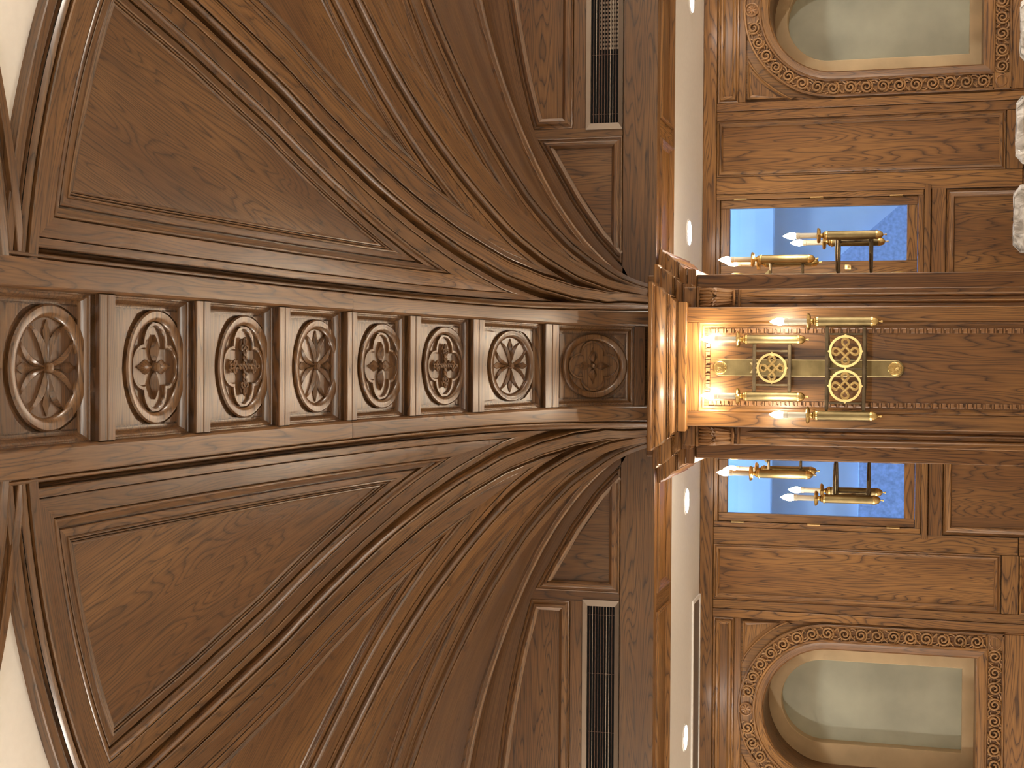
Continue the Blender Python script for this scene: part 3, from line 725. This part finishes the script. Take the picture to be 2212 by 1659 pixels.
# ------------------------------------------------------------------ sconces (built on the plane y = 0 facing -y, then placed)
def sconce():
    root = empty('wall_sconce')
    # back plate with round ends
    poly = []
    for t in range(13): a = math.pi*t/12; poly.append((.042*math.cos(a), .962 + .042*math.sin(a)))
    for t in range(13): a = math.pi + math.pi*t/12; poly.append((.042*math.cos(a), .112 + .042*math.sin(a)))
    mb = MB(); n = len(poly); ins = inset(poly, .004)
    V = [(x, 0, z) for x, z in poly] + [(x, -.014, z) for x, z in poly] + [(x, -.018, z) for x, z in ins]
    mb.add(V, [(i, (i+1) % n, n+(i+1) % n, n+i) for i in range(n)] + [(n+i, n+(i+1) % n, 2*n+(i+1) % n, 2*n+i) for i in range(n)] + [tuple(range(2*n, 3*n))])
    plate = mb.build('back_plate', 'brass', root)
    mb = MB(); mb.add([(-.026, -.018, .818), (.026, -.018, .818), (.026, -.018, .775), (-.026, -.018, .775), (0, -.042, .797)], [(0, 1, 4), (1, 2, 4), (2, 3, 4), (3, 0, 4)]); mb.build('pyramid_boss', 'brass', plate, smooth=False)
    for z in (.966, .112):
        mb = MB(); lathe(mb, [(.034, -.018), (.034, -.022), (.031, -.0245), (.028, -.0225), (.001, -.0225)], (0, 0, z), 24, 'y')
        md = mb.build('medallion', 'gold', plate)
        mb = MB()
        for q in range(12): lathe(mb, [(.0042, -.0220), (.0040, -.0245), (.001, -.0255)], (.0245*math.cos(q*math.pi/6), 0, z + .0245*math.sin(q*math.pi/6)), 7, 'y')
        for q in range(4):
            a = q*math.pi/2 + math.pi/4; tube(mb, [(0, -.0235, z), (.011*math.cos(a)-.004*math.sin(a), -.0245, z + .011*math.sin(a)+.004*math.cos(a)), (.018*math.cos(a), -.0235, z + .018*math.sin(a))], .0022, 5)
        tube(mb, [(.0195*math.cos(t*.2618), -.0235, z + .0195*math.sin(t*.2618)) for t in range(24)], .0012, 5, closed=True)
        mb.build('relief', 'gold', md)
    def knot(cx, y, cz, R, parent):
        mb = MB(); seg = 40; P = []
        for k, dy in ((1, 0), (1, -.006), (.85, -.006), (.85, 0), (1, 0)): P.append([(cx + R*k*math.cos(2*math.pi*j/seg), y+dy, cz + R*k*math.sin(2*math.pi*j/seg)) for j in range(seg)])
        mb.grid(P, P, True)
        for q in range(4):
            a = q*math.pi/2; ex = lambda r_, o_: (cx + r_*math.cos(a) - o_*math.sin(a), cz + r_*math.sin(a) + o_*math.cos(a)); p = [ex(R*.98, -.007), ex(R*1.09, 0), ex(R*.98, .007)]
            V = [(x, y-.006, z) for x, z in p] + [(x, y, z) for x, z in p]; mb.add(V, [(0, 1, 2), (3, 4, 5), (0, 1, 4, 3), (1, 2, 5, 4), (2, 0, 3, 5)])
            p = [ex(R*.78, -.002), ex(R*.90, -.002), ex(R*.90, .002), ex(R*.78, .002)]; V = [(x, y-.0055, z) for x, z in p] + [(x, y, z) for x, z in p]; mb.add(V, [(0, 1, 2, 3), (0, 1, 5, 4), (1, 2, 6, 5), (2, 3, 7, 6), (3, 0, 4, 7)])
        ring = mb.build('ornament_ring', 'gold', parent, angle=30)
        mb = MB(); pts = []
        for q in range(4):
            an = -q*math.pi/2; loop = [(.575*R + .205*R*math.cos(D2R(-128 + 256*t/14)), .205*R*math.sin(D2R(-128 + 256*t/14))) for t in range(15)]
            nx_ = (-.128*R*1.26, -.449*R)   # start of the next loop seen from this one
            e_ = loop[-1]; loop += [(e_[0] + (nx_[0]-e_[0])*u, e_[1] + (nx_[1]-e_[1])*u) for u in (.25, .5, .75)]
            pts += [(cx + x*math.cos(an) - z*math.sin(an), y-.004 - .0012*(i % 3 - 1), cz + x*math.sin(an) + z*math.cos(an)) for i, (x, z) in enumerate(loop)]
        tube(mb, pts, .0066, 6, closed=True, flat=.6, updir=(0, 1, 0)); mb.build('knot', 'gold', ring, angle=60)
    def frame(zb, zt, hw, out, verts, nm):
        fr = empty(nm); fr.parent = root
        for z in (zb, zt): bx('bar', -hw, hw, -out-.008, -out+.008, z-.0085, z+.0085, 'iron', fr, c=.002)
        for x in verts: bx('upright', x-.005, x+.005, -out-.004, -out+.006, zb+.008, zt-.008, 'iron', fr, c=.001, ax='z')
        for z in (zb, zt):
            mb = MB(); tube(mb, [(0, -.012, z), (0, -out+.006, z)], .0075, 8); mb.build('arm', 'iron', fr)
            for s in (-1, 1):
                mb = MB(); tube(mb, [(s*hw*.93, -out+.0, z), (s*hw*1.06, -out, z)], .006, 8); mb.build('collar', 'iron', fr)
        return fr
    LOUT, UOUT = .205, .090
    f1 = frame(.254, .428, .200, LOUT, (-.166, 0, .166), 'lower_frame'); knot(-.083, -LOUT-.004, .341, .078, f1); knot(.083, -LOUT-.004, .341, .078, f1)
    for s in (-1, 1):   # long side arms back to the wall plate, seen on the side faces
        for z in (.254, .428):
            mb = MB(); tube(mb, [(s*.166, -LOUT, z), (s*.166, -LOUT*.55, z), (s*.10, -.03, z), (0, -.016, z)], .006, 8); mb.build('side_arm', 'iron', f1)
    f2 = frame(.615, .787, .118, UOUT, (-.084, .084), 'upper_frame'); knot(0, -UOUT-.004, .701, .074, f2)
    def candle(x, y, zb):
        c = empty('candle'); c.parent = root; B = (x, y, zb)
        mb = MB(); lathe(mb, [(.0005, -.046), (.005, -.044), (.0055, -.039), (.0028, -.034), (.003, -.028), (.010, -.024), (.017, -.018), (.021, -.009), (.0225, 0), (.0245, .001), (.0245, .010), (.0225, .011)], B, 18); mb.build('finial', 'gold', c, angle=50)
        mb = MB(); lathe(mb, [(.0225, .011), (.0225, .255)], B, 24, wob=lambda a, h: .02*math.cos(12*a)); mb.build('body', 'brass', c)
        mb = MB(); lathe(mb, [(.0225, .255), (.0255, .256), (.0255, .264), (.022, .266), (.020, .270), (.021, .274), (.014, .279), (.011, .286), (.012, .292)], B, 18); mb.build('collar', 'gold', c, angle=40)
        mb = MB(); lathe(mb, [(.010, .290), (.030, .292), (.037, .298), (.039, .305), (.036, .309), (.028, .304), (.012, .302)], B, 24, wob=lambda a, h: .06*math.cos(10*a)); pn = mb.build('drip_pan', 'gold', c)
        mb = MB(); lathe(mb, [(.0145, .300), (.0145, .398), (.0165, .400), (.0165, .418), (.013, .421)], B, 14); mb.build('sleeve', 'sleeve', c, angle=40)
        mb = MB(); lathe(mb, [(.012, .420), (.0165, .427), (.0185, .437), (.0175, .449), (.0135, .463), (.007, .476), (.0012, .486)], B, 10); mb.build('bulb', 'bulb', c)
    for s in (-1, 1): candle(s*.226, -LOUT, .214)
    for s in (-1, 1): candle(s*.141, -UOUT, .566)
    return root
SCN = sconce()
base = SCN
side_m = [(Matrix.Translation((.487, 7.86, 0)) @ Matrix.Rotation(math.pi/2, 4, 'Z'), 'brass four candle sconce seen edge-on before the upper window'),
          (Matrix.Translation((-.487, 7.86, 0)) @ Matrix.Rotation(-math.pi/2, 4, 'Z'), 'brass four candle sconce seen edge-on before the lower window')]
for m4, lb in side_m:
    c = copy_tree(base, m4); tag(c, lb, 'sconce', 'candle sconces on the pier')
base.matrix_basis = Matrix.Translation((-.003, 7.195, 0))
tag(base, 'brass four candle sconce with knot medallions on the front of the pier', 'sconce', 'candle sconces on the pier')

# ------------------------------------------------------------------ outer aisle wall with windows and arched niches
WB = empty('wall_back'); tag(WB, kind='structure')
mpB = lambda a, b, n: (XB + a, YB - n, b)
def bb(name, a0, a1, b0, b1, th=.0, ax='z', dep=.05, mat='oak', parent=None, c=.003):
    return bx(name, XB+a0, XB+a1, YB-th, YB-th+dep, b0, b1, mat, parent or WB, ax, c)
# masonry backing around the openings
NX, NR, NZ = 2.342, .43, .553          # niche axis, radius of the opening, springing height
WX0, WX1, WZ0, WZ1 = .575, 1.082, .018, 1.298   # window opening
NB = -.372
def back(a0, a1, b0, b1): bx('backing', XB+a0, XB+a1, YB+.02, YB+.50, b0, b1, 'oak', WB, 'z')
back(-WX0, WX0, -EYE, 1.42)
for s in (1, -1):
    def sp(a0, a1): return (min(s*a0, s*a1), max(s*a0, s*a1))
    back(*sp(WX0, WX1), -EYE, WZ0); back(*sp(WX0, WX1), WZ1, 1.42); back(*sp(WX1, NX-.50), -EYE, 1.42)
    back(*sp(NX-.50, NX+.50), -EYE, NB-.07); back(*sp(NX-.50, NX+.50), 1.06, 1.42); back(*sp(NX+.50, HX), -EYE, 1.42)
for s in (1, -1):
    def sp(a0, a1): return (min(s*a0, s*a1), max(s*a0, s*a1))
    mps = lambda a, b, n, s=s: (XB + s*a, YB - n, b)
    bb('top_rail', *sp(WX0-.1, 4.2), 1.328, 1.418, .012, 'x')
    # between window and middle panel
    bb('stile', *sp(1.122, 1.234), -.62, 1.326, .012)
    bb('stile', *sp(1.612, 1.672), -EYE, 1.326, .012); bb('pilaster_strip', *sp(1.674, 1.728), -EYE, 1.326, .020)
    framed(rect(1.236, 1.610, -.515, 1.325), [(0, .012), (.003, .004), (.010, .002), (.020, .010), (.030, .008), (.040, -.004), (.040, -.010)], mps, WB, 'oak', grain='b')
    bb('rail', *sp(1.236, 1.610), -.625, -.522, .014, 'x'); bb('stile', *sp(.56, 1.234), -.155, -.066, .010, 'x')
    framed(rect(1.236, 1.610, -1.30, -.63), PANEL, mps, WB, 'oak', grain='b')
    bb('stile', *sp(1.118, 1.234), -EYE, -.625, .012)
    # panel under the window
    framed(rect(.50, 1.115, -1.30, -.158), [(0, .010), (.004, .002), (.012, .0), (.030, .012), (.045, .016), (.050, .010), (.052, .0)], mps, WB, 'oak', grain='b')
    bb('skirting', *sp(.2, 4.2), -EYE, -1.31, .014, 'x')
    # window casing and ledge
    bb('casing', *sp(1.084, 1.120), -.018, 1.326, .006); bb('casing', *sp(.545, 1.084), 1.300, 1.326, .006, 'x'); bb('casing', *sp(.545, .574), -.018, 1.326, .006)
    bb('casing', *sp(.545, 1.084), -.020, .016, .004, 'x'); bb('ledge', *sp(.53, 1.150), -.062, -.022, .030, 'x', .07)
    # frieze panel over the niche
    framed(rect(1.732, 2*NX-1.732, 1.182, 1.324), [(0, .012), (.004, .002), (.012, .0), (.022, .010), (.034, .010), (.046, .0), (.046, -.008)], mps, WB, 'oak', grain='a')
    bb('rail', *sp(1.730, 2*NX-1.730), 1.135, 1.180, .012, 'x')
    # board with the arched cut-out between rail and carved band
    seg = 32; ro = .60; mb = MB(); P, G = [], []
    inner = [(NX + ro*math.cos(math.pi*t/seg), NZ + ro*math.sin(math.pi*t/seg)) for t in range(seg+1)]
    outer = []
    for a, b in inner:
        k = max(abs(a-NX)/(NX-1.73), (b-NZ)/(1.137-NZ)); outer.append((NX + (a-NX)/k, NZ + (b-NZ)/k))
    for q, h in ((outer, -.006), (inner, -.006)): P.append([mps(a, b, h) for a, b in q]); G.append([(b, a, h) for a, b in q])
    mb.grid(P, G); mb.build('spandrel_ground', 'oak', WB, smooth=False)
    for e in (1, -1):   # two sunk spandrel panels
        q = [(NX - e*(NX-1.748), 1.125)]
        for t in range(9): a = D2R(118 + 42*t/8); q.append((NX + e*.655*math.cos(a), NZ + .655*math.sin(a)))
        q = [(a, min(b, 1.125)) for a, b in q]; q = [(max(a, 1.748) if e > 0 else min(a, 2*NX-1.748), b) for a, b in q]
        framed(q, [(0, .006), (.003, .012), (.010, .012), (.016, .004), (.030, .002), (.030, -.002)], mps, WB, 'oak', grain='a', mname='spandrel_moulding', fname='spandrel_panel')
    bb('side_board', *sp(1.730, NX-.60), -EYE, NZ, .010); bb('side_board', *sp(NX+.60, 2*NX-1.73), -EYE, NZ, .010)
    framed(rect(NX-.5, NX+.5, -1.30, -.70), PANEL, mps, WB, 'oak', grain='b'); bb('rail', *sp(NX-.6, NX+.6), -.698, -.545, .012, 'x')
    bb('stile', *sp(2.955, 3.2), -EYE, 1.326, .012)

# casement windows
def casement(s, nm, label):
    root = empty(nm); tag(root, label, kind='structure')
    sp = lambda a0, a1: (XB + min(s*a0, s*a1), XB + max(s*a0, s*a1))
    y0, y1 = YB + .004, YB + .05
    bx('sash_stile', *sp(1.024, 1.080), y0, y1, WZ0+.002, WZ1-.002, 'oak', root, 'z'); bx('sash_stile', *sp(.577, .664), y0, y1, WZ0+.002, WZ1-.002, 'oak', root, 'z')
    bx('sash_rail', *sp(.665, 1.023), y0, y1, WZ1-.062, WZ1-.002, 'oak', root, 'x'); bx('sash_rail', *sp(.665, 1.023), y0, y1, WZ0+.002, WZ0+.068, 'oak', root, 'x')
    bx('pane', *sp(.662, 1.026), YB+.028, YB+.033, WZ0+.065, WZ1-.058, 'glass', root, c=.0005)
    for i, z in enumerate((1.165, .662, .154)):
        hg = MB(); lathe(hg, [(.001, -.044), (.0085, -.042), (.0085, .042), (.001, .044)], (XB + s*1.0835, YB-.006, z), 8); hg.build('hinge', 'hinge', root)
    lt = bx('latch_plate', *sp(.606, .640), YB-.006, YB+.006, .435, .480, 'hinge', root, c=.004)
    mb = MB(); lathe(mb, [(.004, -.030), (.011, -.026), (.012, -.016), (.007, -.008), (.007, .0)], (XB + s*.623, YB-.0, .4575), 10, 'y'); mb.build('latch_knob', 'hinge', lt)
    for nm_, p in (('reveal', (*sp(1.083, 1.10), YB+.05, YB+.50, WZ0, WZ1)), ('reveal', (*sp(.557, .574), YB+.05, YB+.50, WZ0, WZ1)), ('reveal', (*sp(.557, 1.10), YB+.05, YB+.50, WZ1, WZ1+.012)), ('sill', (*sp(.557, 1.10), YB+.05, YB+.50, WZ0-.012, WZ0))):
        bx(nm_, *p, 'oak', root, 'z')
    return root
casement(1, 'window_1', 'casement window above the pier in the picture, blue daylight court behind'); casement(-1, 'window_2', 'casement window below the pier in the picture, blue daylight court behind')

# arched niches with carved scroll borders
def spiral_scroll():
    mb = MB(); pts = []
    for t in range(34):
        a = math.pi*.55 + t*.34; r_ = .0375*(1 - t/33)**.8 + .0045; pts.append((r_*math.cos(a), r_*math.sin(a), .011 + .006*(t/33)))
    stem = [(-.066 + .060*u, -.036 + .0*u + .074*(u**1.25), .006 + .003*u) for u in (0, .25, .5, .75)]
    tube(mb, [(p[0], p[1], p[2]) for p in stem + pts], lambda t: .0056 + .0012*math.sin(math.pi*t), 6, flat=1.7)
    def leaf(p0, p1, p2, w_):
        q = []
        for i in range(6):
            t = i/5; q.append(((1-t)**2*p0[0]+2*t*(1-t)*p1[0]+t*t*p2[0], (1-t)**2*p0[1]+2*t*(1-t)*p1[1]+t*t*p2[1], .008))
        tube(mb, q, lambda t: w_*math.sin(math.pi*(.15+.8*t))+.0006, 5, flat=1.0)
    leaf((-.020, .030), (-.044, .046), (-.060, .036), .0045); leaf((-.030, .018), (-.050, .026), (-.058, .018), .0035)
    leaf((.030, -.026), (.044, -.036), (.052, -.046), .0045); leaf((.018, -.034), (.020, -.044), (.030, -.048), .0035); leaf((-.040, -.014), (-.036, -.026), (-.026, -.044), .0035); leaf((.040, .010), (.046, .022), (.040, .036), .0035)
    return mb
def niche(s, nm, label):
    root = empty(nm); tag(root, label, kind='structure')
    mps = lambda a, b, n: (XB + s*(NX + a), YB - n, b)
    # outline rows: left side up, arch, right side down
    def path(r, zb, m=28, NZ=NZ): return [(-r, zb)] + [(-r, zb + (NZ-zb)*t/6) for t in range(1, 6)] + [(-r*math.cos(math.pi*t/m), NZ + r*math.sin(math.pi*t/m)) for t in range(m+1)] + [(r, NZ + (zb-NZ)*t/6) for t in range(1, 7)]
    def sweep(prof, zbf, name, mat, ang=30):
        P, G = [], []
        for r, h in prof:
            q = path(r, zbf(r)); L = 0; g = []
            for i, (a, b) in enumerate(q):
                if i: L += math.dist(q[i-1], q[i])
                g.append((L, r, h))
            P.append([mps(a, b, h) for a, b in q]); G.append(g)
        mb = MB(); mb.grid(P, G); return mb.build(name, mat, root, angle=ang)
    def bar(prof, r0, name, mat):  # bottom member: prof = [(z, n)], mitred at half-width r0(z)
        P, G = [], []
        for z, h in prof: P.append([mps(-r0(z) + 2*r0(z)*t/8, z, h) for t in range(9)]); G.append([(-r0(z) + 2*r0(z)*t/8, z, h) for t in range(9)])
        mb = MB(); mb.grid(P, G); return mb.build(name, mat, root, angle=30)
    zb = lambda r: -.487 - (r - .545)
    zo = lambda r: -.375 - (r - .43)
    sweep([(.602, 0), (.602, .024), (.598, .028), (.588, .028), (.585, .022), (.585, .012)], lambda r: -.545, 'outer_moulding', 'oak')
    sweep([(.586, .012), (.503, .012)], lambda r: -.43, 'carved_ground', 'oak')
    sweep([(.503, .012), (.502, .024), (.497, .028), (.488, .028), (.484, .022)], zo, 'inner_moulding', 'oak')
    sweep([(.484, .022), (.482, .020), (.460, .016), (.448, .012), (.440, .010), (.436, .004), (.431, .0), (.430, -.02)], zo, 'casing', 'oak')
    zi = lambda z: .43 + (-.375 - z)
    bar([(-.375, -.02), (-.376, .0), (-.381, .004), (-.386, .010), (-.394, .012), (-.406, .016), (-.427, .020), (-.430, .022)], zi, 'bottom_casing', 'oak')
    bar([(-.429, .022), (-.433, .028), (-.440, .028), (-.446, .024), (-.447, .012)], lambda z: .60, 'bottom_moulding', 'oak')
    bar([(-.447, .012), (-.528, .012)], lambda z: .60, 'carved_ground', 'oak'); bar([(-.528, .012), (-.529, .024), (-.533, .028), (-.543, .028), (-.546, .022), (-.546, 0)], lambda z: .602, 'bottom_moulding', 'oak')
    # reveal, beige inner frame, stone panel
    sweep([(.430, -.02), (.430, -.37)], lambda r: -.375, 'reveal', 'oak'); bar([(-.375, -.02), (-.375, -.37)], lambda z: .43, 'reveal', 'oak')
    P, G = [], []
    for r, h, cz, z0 in ((.440, -.362, NZ, -.38), (.432, -.36, NZ, -.375), (.289, -.36, .612, -.302), (.285, -.365, .612, -.300), (.285, -.47, .612, -.300)):
        q = path(r, z0, NZ=cz); q = q + [(r*(1-2*t/6), z0) for t in range(1, 7)]; P.append([mps(a, b, h) for a, b in q]); G.append([(b, a, h) for a, b in q])
    mb = MB(); mb.grid(P, G); mb.build('inner_frame', 'beige', root, angle=30)
    q = path(.295, -.31, NZ=.612); mb = MB(); mb.add([mps(a, b, -.455) for a, b in q] + [mps(a, b, -.48) for a, b in q], [tuple(range(len(q))), tuple(range(2*len(q)-1, len(q)-1, -1))]); mb.build('stone_panel', 'stone', root, smooth=False)
    # beads of the frame head
    def place(o, a, b, rot, mir):
        X = Vector((s*math.cos(rot), 0, math.sin(rot))); Yv = Vector((-s*math.sin(rot), 0, math.cos(rot)))*(-1 if mir else 1); Zv = Vector((0, -1, 0))
        p = mps(a, b, .012); o.matrix_basis = Matrix(((X.x, Yv.x, Zv.x, p[0]), (X.y, Yv.y, Zv.y, p[1]), (X.z, Yv.z, Zv.z, p[2]), (0, 0, 0, 1)))
    sm = spiral_scroll().build('scroll', 'scroll', root, angle=70); used = [False]
    def put(a, b, rot, mir):
        o = copy_obj(sm, root) if used[0] else sm; used[0] = True; o.matrix_basis = Matrix.Identity(4); place(o, a, b, rot, mir)
    rb = .545
    for e in (1, -1):
        for i in range(9): put(-e*rb, -.375 + i*.1035, math.pi/2, (e < 0) ^ (i % 2 == 1))
        for i in range(8):
            th = D2R(1.0 + i*10.85); put(-e*rb*math.cos(th), NZ + .03 + rb*math.sin(th) - .03, math.pi/2 - e*th, (e < 0) ^ (i % 2 == 0))
        for i in range(5): put(-e*(.455 - i*.1035), -.487, 0 if e > 0 else math.pi, (e > 0) ^ (i % 2 == 0))
    def roundel(a, b, R):
        mb = MB(); base_ = mps(a, b, 0)
        P = [[mps(a + r_*math.cos(2*math.pi*j/24), b + r_*math.sin(2*math.pi*j/24), h) for j in range(24)] for r_, h in ((R, .010), (R, .026), (R*.86, .030), (R*.76, .024), (R*.74, .016), (.001, .016))]
        mb.grid(P, P, True); rd = mb.build('roundel', 'carved', root, angle=40)
        mb = MB()
        for t in range(8):
            an = t*math.pi/4; tube(mb, [mps(a + R*k*math.cos(an), b + R*k*math.sin(an), .020) for k in (.08, .3, .5, .7)], lambda u: R*.10*(1 + .9*u)*(1 if u < .95 else .3), 5)
        mb.build('petals', 'carved', rd)
    roundel(0, NZ + rb, .046)
    for e in (1, -1):
        q = MB(); c0 = mps(e*rb, -.487, .012); bx('corner_block', c0[0]-.052, c0[0]+.052, c0[1]-.014, c0[1]+.01, c0[2]-.055, c0[2]+.055, 'oak', root, c=.004); roundel(e*rb, -.487, .038)
    if s > 0: 
        bx('catch', XB+NX-.425, XB+NX-.385, YB+.31, YB+.345, -.372, -.335, 'grey', root, c=.004)
    return root
niche(1, 'window_3', 'arched panel with carved scroll border and grey green infill, top right of the picture'); niche(-1, 'window_4', 'arched panel with carved scroll border and grey green infill, bottom right of the picture')

# ------------------------------------------------------------------ ceiling fittings of the aisle
for (x, y), lb in (((2.32, 9.03), 'round recessed downlight at the top edge of the picture'), ((.84, 9.0), 'round recessed downlight just above the pier capital in the picture'),
                   ((-.865, 8.99), 'round recessed downlight just below the pier capital in the picture'), ((-2.385, 9.01), 'round recessed downlight near the bottom edge of the picture')):
    root = empty('downlight'); tag(root, lb, 'downlight', 'recessed lights of the aisle ceiling')
    mb = MB(); lathe(mb, [(.088, 1.420), (.088, 1.414), (.078, 1.412), (.074, 1.416), (.072, 1.4185)], (x, y, 0), 28); mb.build('trim_ring', 'white', root)
    mb = MB(); lathe(mb, [(.073, 1.4165), (.05, 1.4155), (.001, 1.415)], (x, y, 0), 20); mb.build('lens', 'lens', root)
root = empty('linear_diffuser'); tag(root, 'long grey air slot with white surround in the aisle ceiling', 'air diffuser')
bx('slot', -3.4, -1.58, 9.30, 9.56, 1.4125, 1.4195, 'grey', root, c=.001)
for a in ((-3.43, -1.552, 9.268, 9.298, 1.4085, 1.4195), (-3.43, -1.552, 9.562, 9.592, 1.4085, 1.4195), (-1.578, -1.550, 9.30, 9.56, 1.4085, 1.4195), (-3.43, -3.402, 9.30, 9.56, 1.4085, 1.4195)): bx('surround', *a, 'white', root, c=.002)

# ------------------------------------------------------------------ plastic wrapped chairs standing in the aisle
def chair(x, y, top, lb):
    root = empty('chair'); tag(root, lb, 'chair', 'chairs wrapped in clear plastic')
    f = -EYE; w2 = .185
    for sx_ in (-1, 1):
        bx('leg', x+sx_*.17-.02, x+sx_*.17+.02, y-.42, y-.38, f, f+.44, 'oak', root, 'z'); bx('leg', x+sx_*.17-.02, x+sx_*.17+.02, y-.02, y+.02, f, f+.44, 'oak', root, 'z')
    bx('seat', x-.20, x+.20, y-.45, y+.03, f+.44, f+.50, 'oak', root, 'x', .012); bx('backrest', x-.165, x+.165, y-.015, y+.015, f+.50, top-.03, 'oak', root, 'z', .01)
    rnd = random.Random(int(x*100)); mb = MB(); P = []; seg = 44
    for k in range(16):
        t = k/15; row = []
        for j in range(seg):
            a = 2*math.pi*j/seg; ca_, sa_ = math.cos(a), math.sin(a); rx, ry = w2 + .012, .045
            px = rx*abs(ca_)**.35*math.copysign(1, ca_); py = ry*abs(sa_)**.6*math.copysign(1, sa_); kk = (1 if t < .86 else max(.03, (1-t)/.14)**.35); q = .007*math.sin(9*a + 14*t) + rnd.uniform(-.006, .006)
            row.append((x + px*kk + q, y + py*kk + q*.8, f + .47 + (top - f - .47)*min(1, t/.92) + (rnd.uniform(-.004, .004) if t > .5 else 0)))
        P.append(row)
    mb.grid(P, P, True); mb.add(P[-1], [tuple(range(seg))]); mb.build('plastic_wrap', 'plastic', root, angle=20)
chair(1.385, 8.8, -.530, 'plastic wrapped chair at the right edge, between the arched panel and the window'); chair(.868, 8.8, -.522, 'plastic wrapped chair at the right edge, under the casement window'); chair(1.97, 8.8, -.548, 'plastic wrapped chair at the top right corner of the picture')

# ------------------------------------------------------------------ daylight court outside the windows
for nm, a, mt in (('exterior_wall', (-4, 4, 11.0, 11.2, -2.2, 4.2), 'ext'), ('exterior_wall', (-4, -3.8, 10.15, 11.0, -2.2, 4.2), 'ext'), ('exterior_wall', (3.8, 4, 10.15, 11.0, -2.2, 4.2), 'ext'), ('exterior_ground', (-4, 4, 10.15, 11.0, -2.3, -2.2), 'ext2')):
    tag(bx(nm, *a, mt), kind='structure')
tag(bx('exterior_band', -4, 4, 10.90, 11.0, 1.075, 2.4, 'ext'), kind='structure')
tag(bx('exterior_base', -4, .2, 10.93, 11.0, -2.2, .43, 'ext2'), kind='structure')
mb = MB(); q = [(.62, -2.2), (.62, .62), (.80, .60), (1.30, .02), (1.5, -.2), (1.5, -2.2)]
mb.add([(x, 10.90, z) for x, z in q] + [(x, 11.0, z) for x, z in q], [tuple(range(6)), tuple(range(11, 5, -1))] + [(i, (i+1) % 6, 6+(i+1) % 6, 6+i) for i in range(6)])
tag(mb.build('exterior_stair', 'ext2', smooth=False), kind='structure')
bo = bx('exterior_wall', -HX, HX, 10.12, 10.15, 1.42, 2.9, 'ext'); tag(bo, kind='structure')

# ------------------------------------------------------------------ put each origin at the foot of its thing and lift everything onto the floor
bpy.context.view_layer.update()
for o in [o for o in SC.objects if o.parent is None and o.type in ('MESH', 'EMPTY')]:
    pts = []
    def walk(q):
        if q.type == 'MESH':
            bbx = [q.matrix_world @ Vector(c) for c in q.bound_box]; pts.extend(bbx)
        for ch in q.children: walk(ch)
    walk(o)
    if not pts: continue
    lo = [min(p[i] for p in pts) for i in range(3)]; hi = [max(p[i] for p in pts) for i in range(3)]
    basept = Vector(((lo[0]+hi[0])/2, (lo[1]+hi[1])/2, lo[2]))
    if o.type == 'EMPTY':
        old = o.matrix_basis.copy(); new = Matrix.Translation(basept) @ old.to_3x3().to_4x4(); rel = new.inverted() @ old
        o.matrix_basis = new
        for ch in o.children: ch.matrix_basis = rel @ ch.matrix_basis
    else:
        if o.data.users == 1: o.data.transform(Matrix.Translation(-basept)); o.location = basept
    o.location.z += EYE
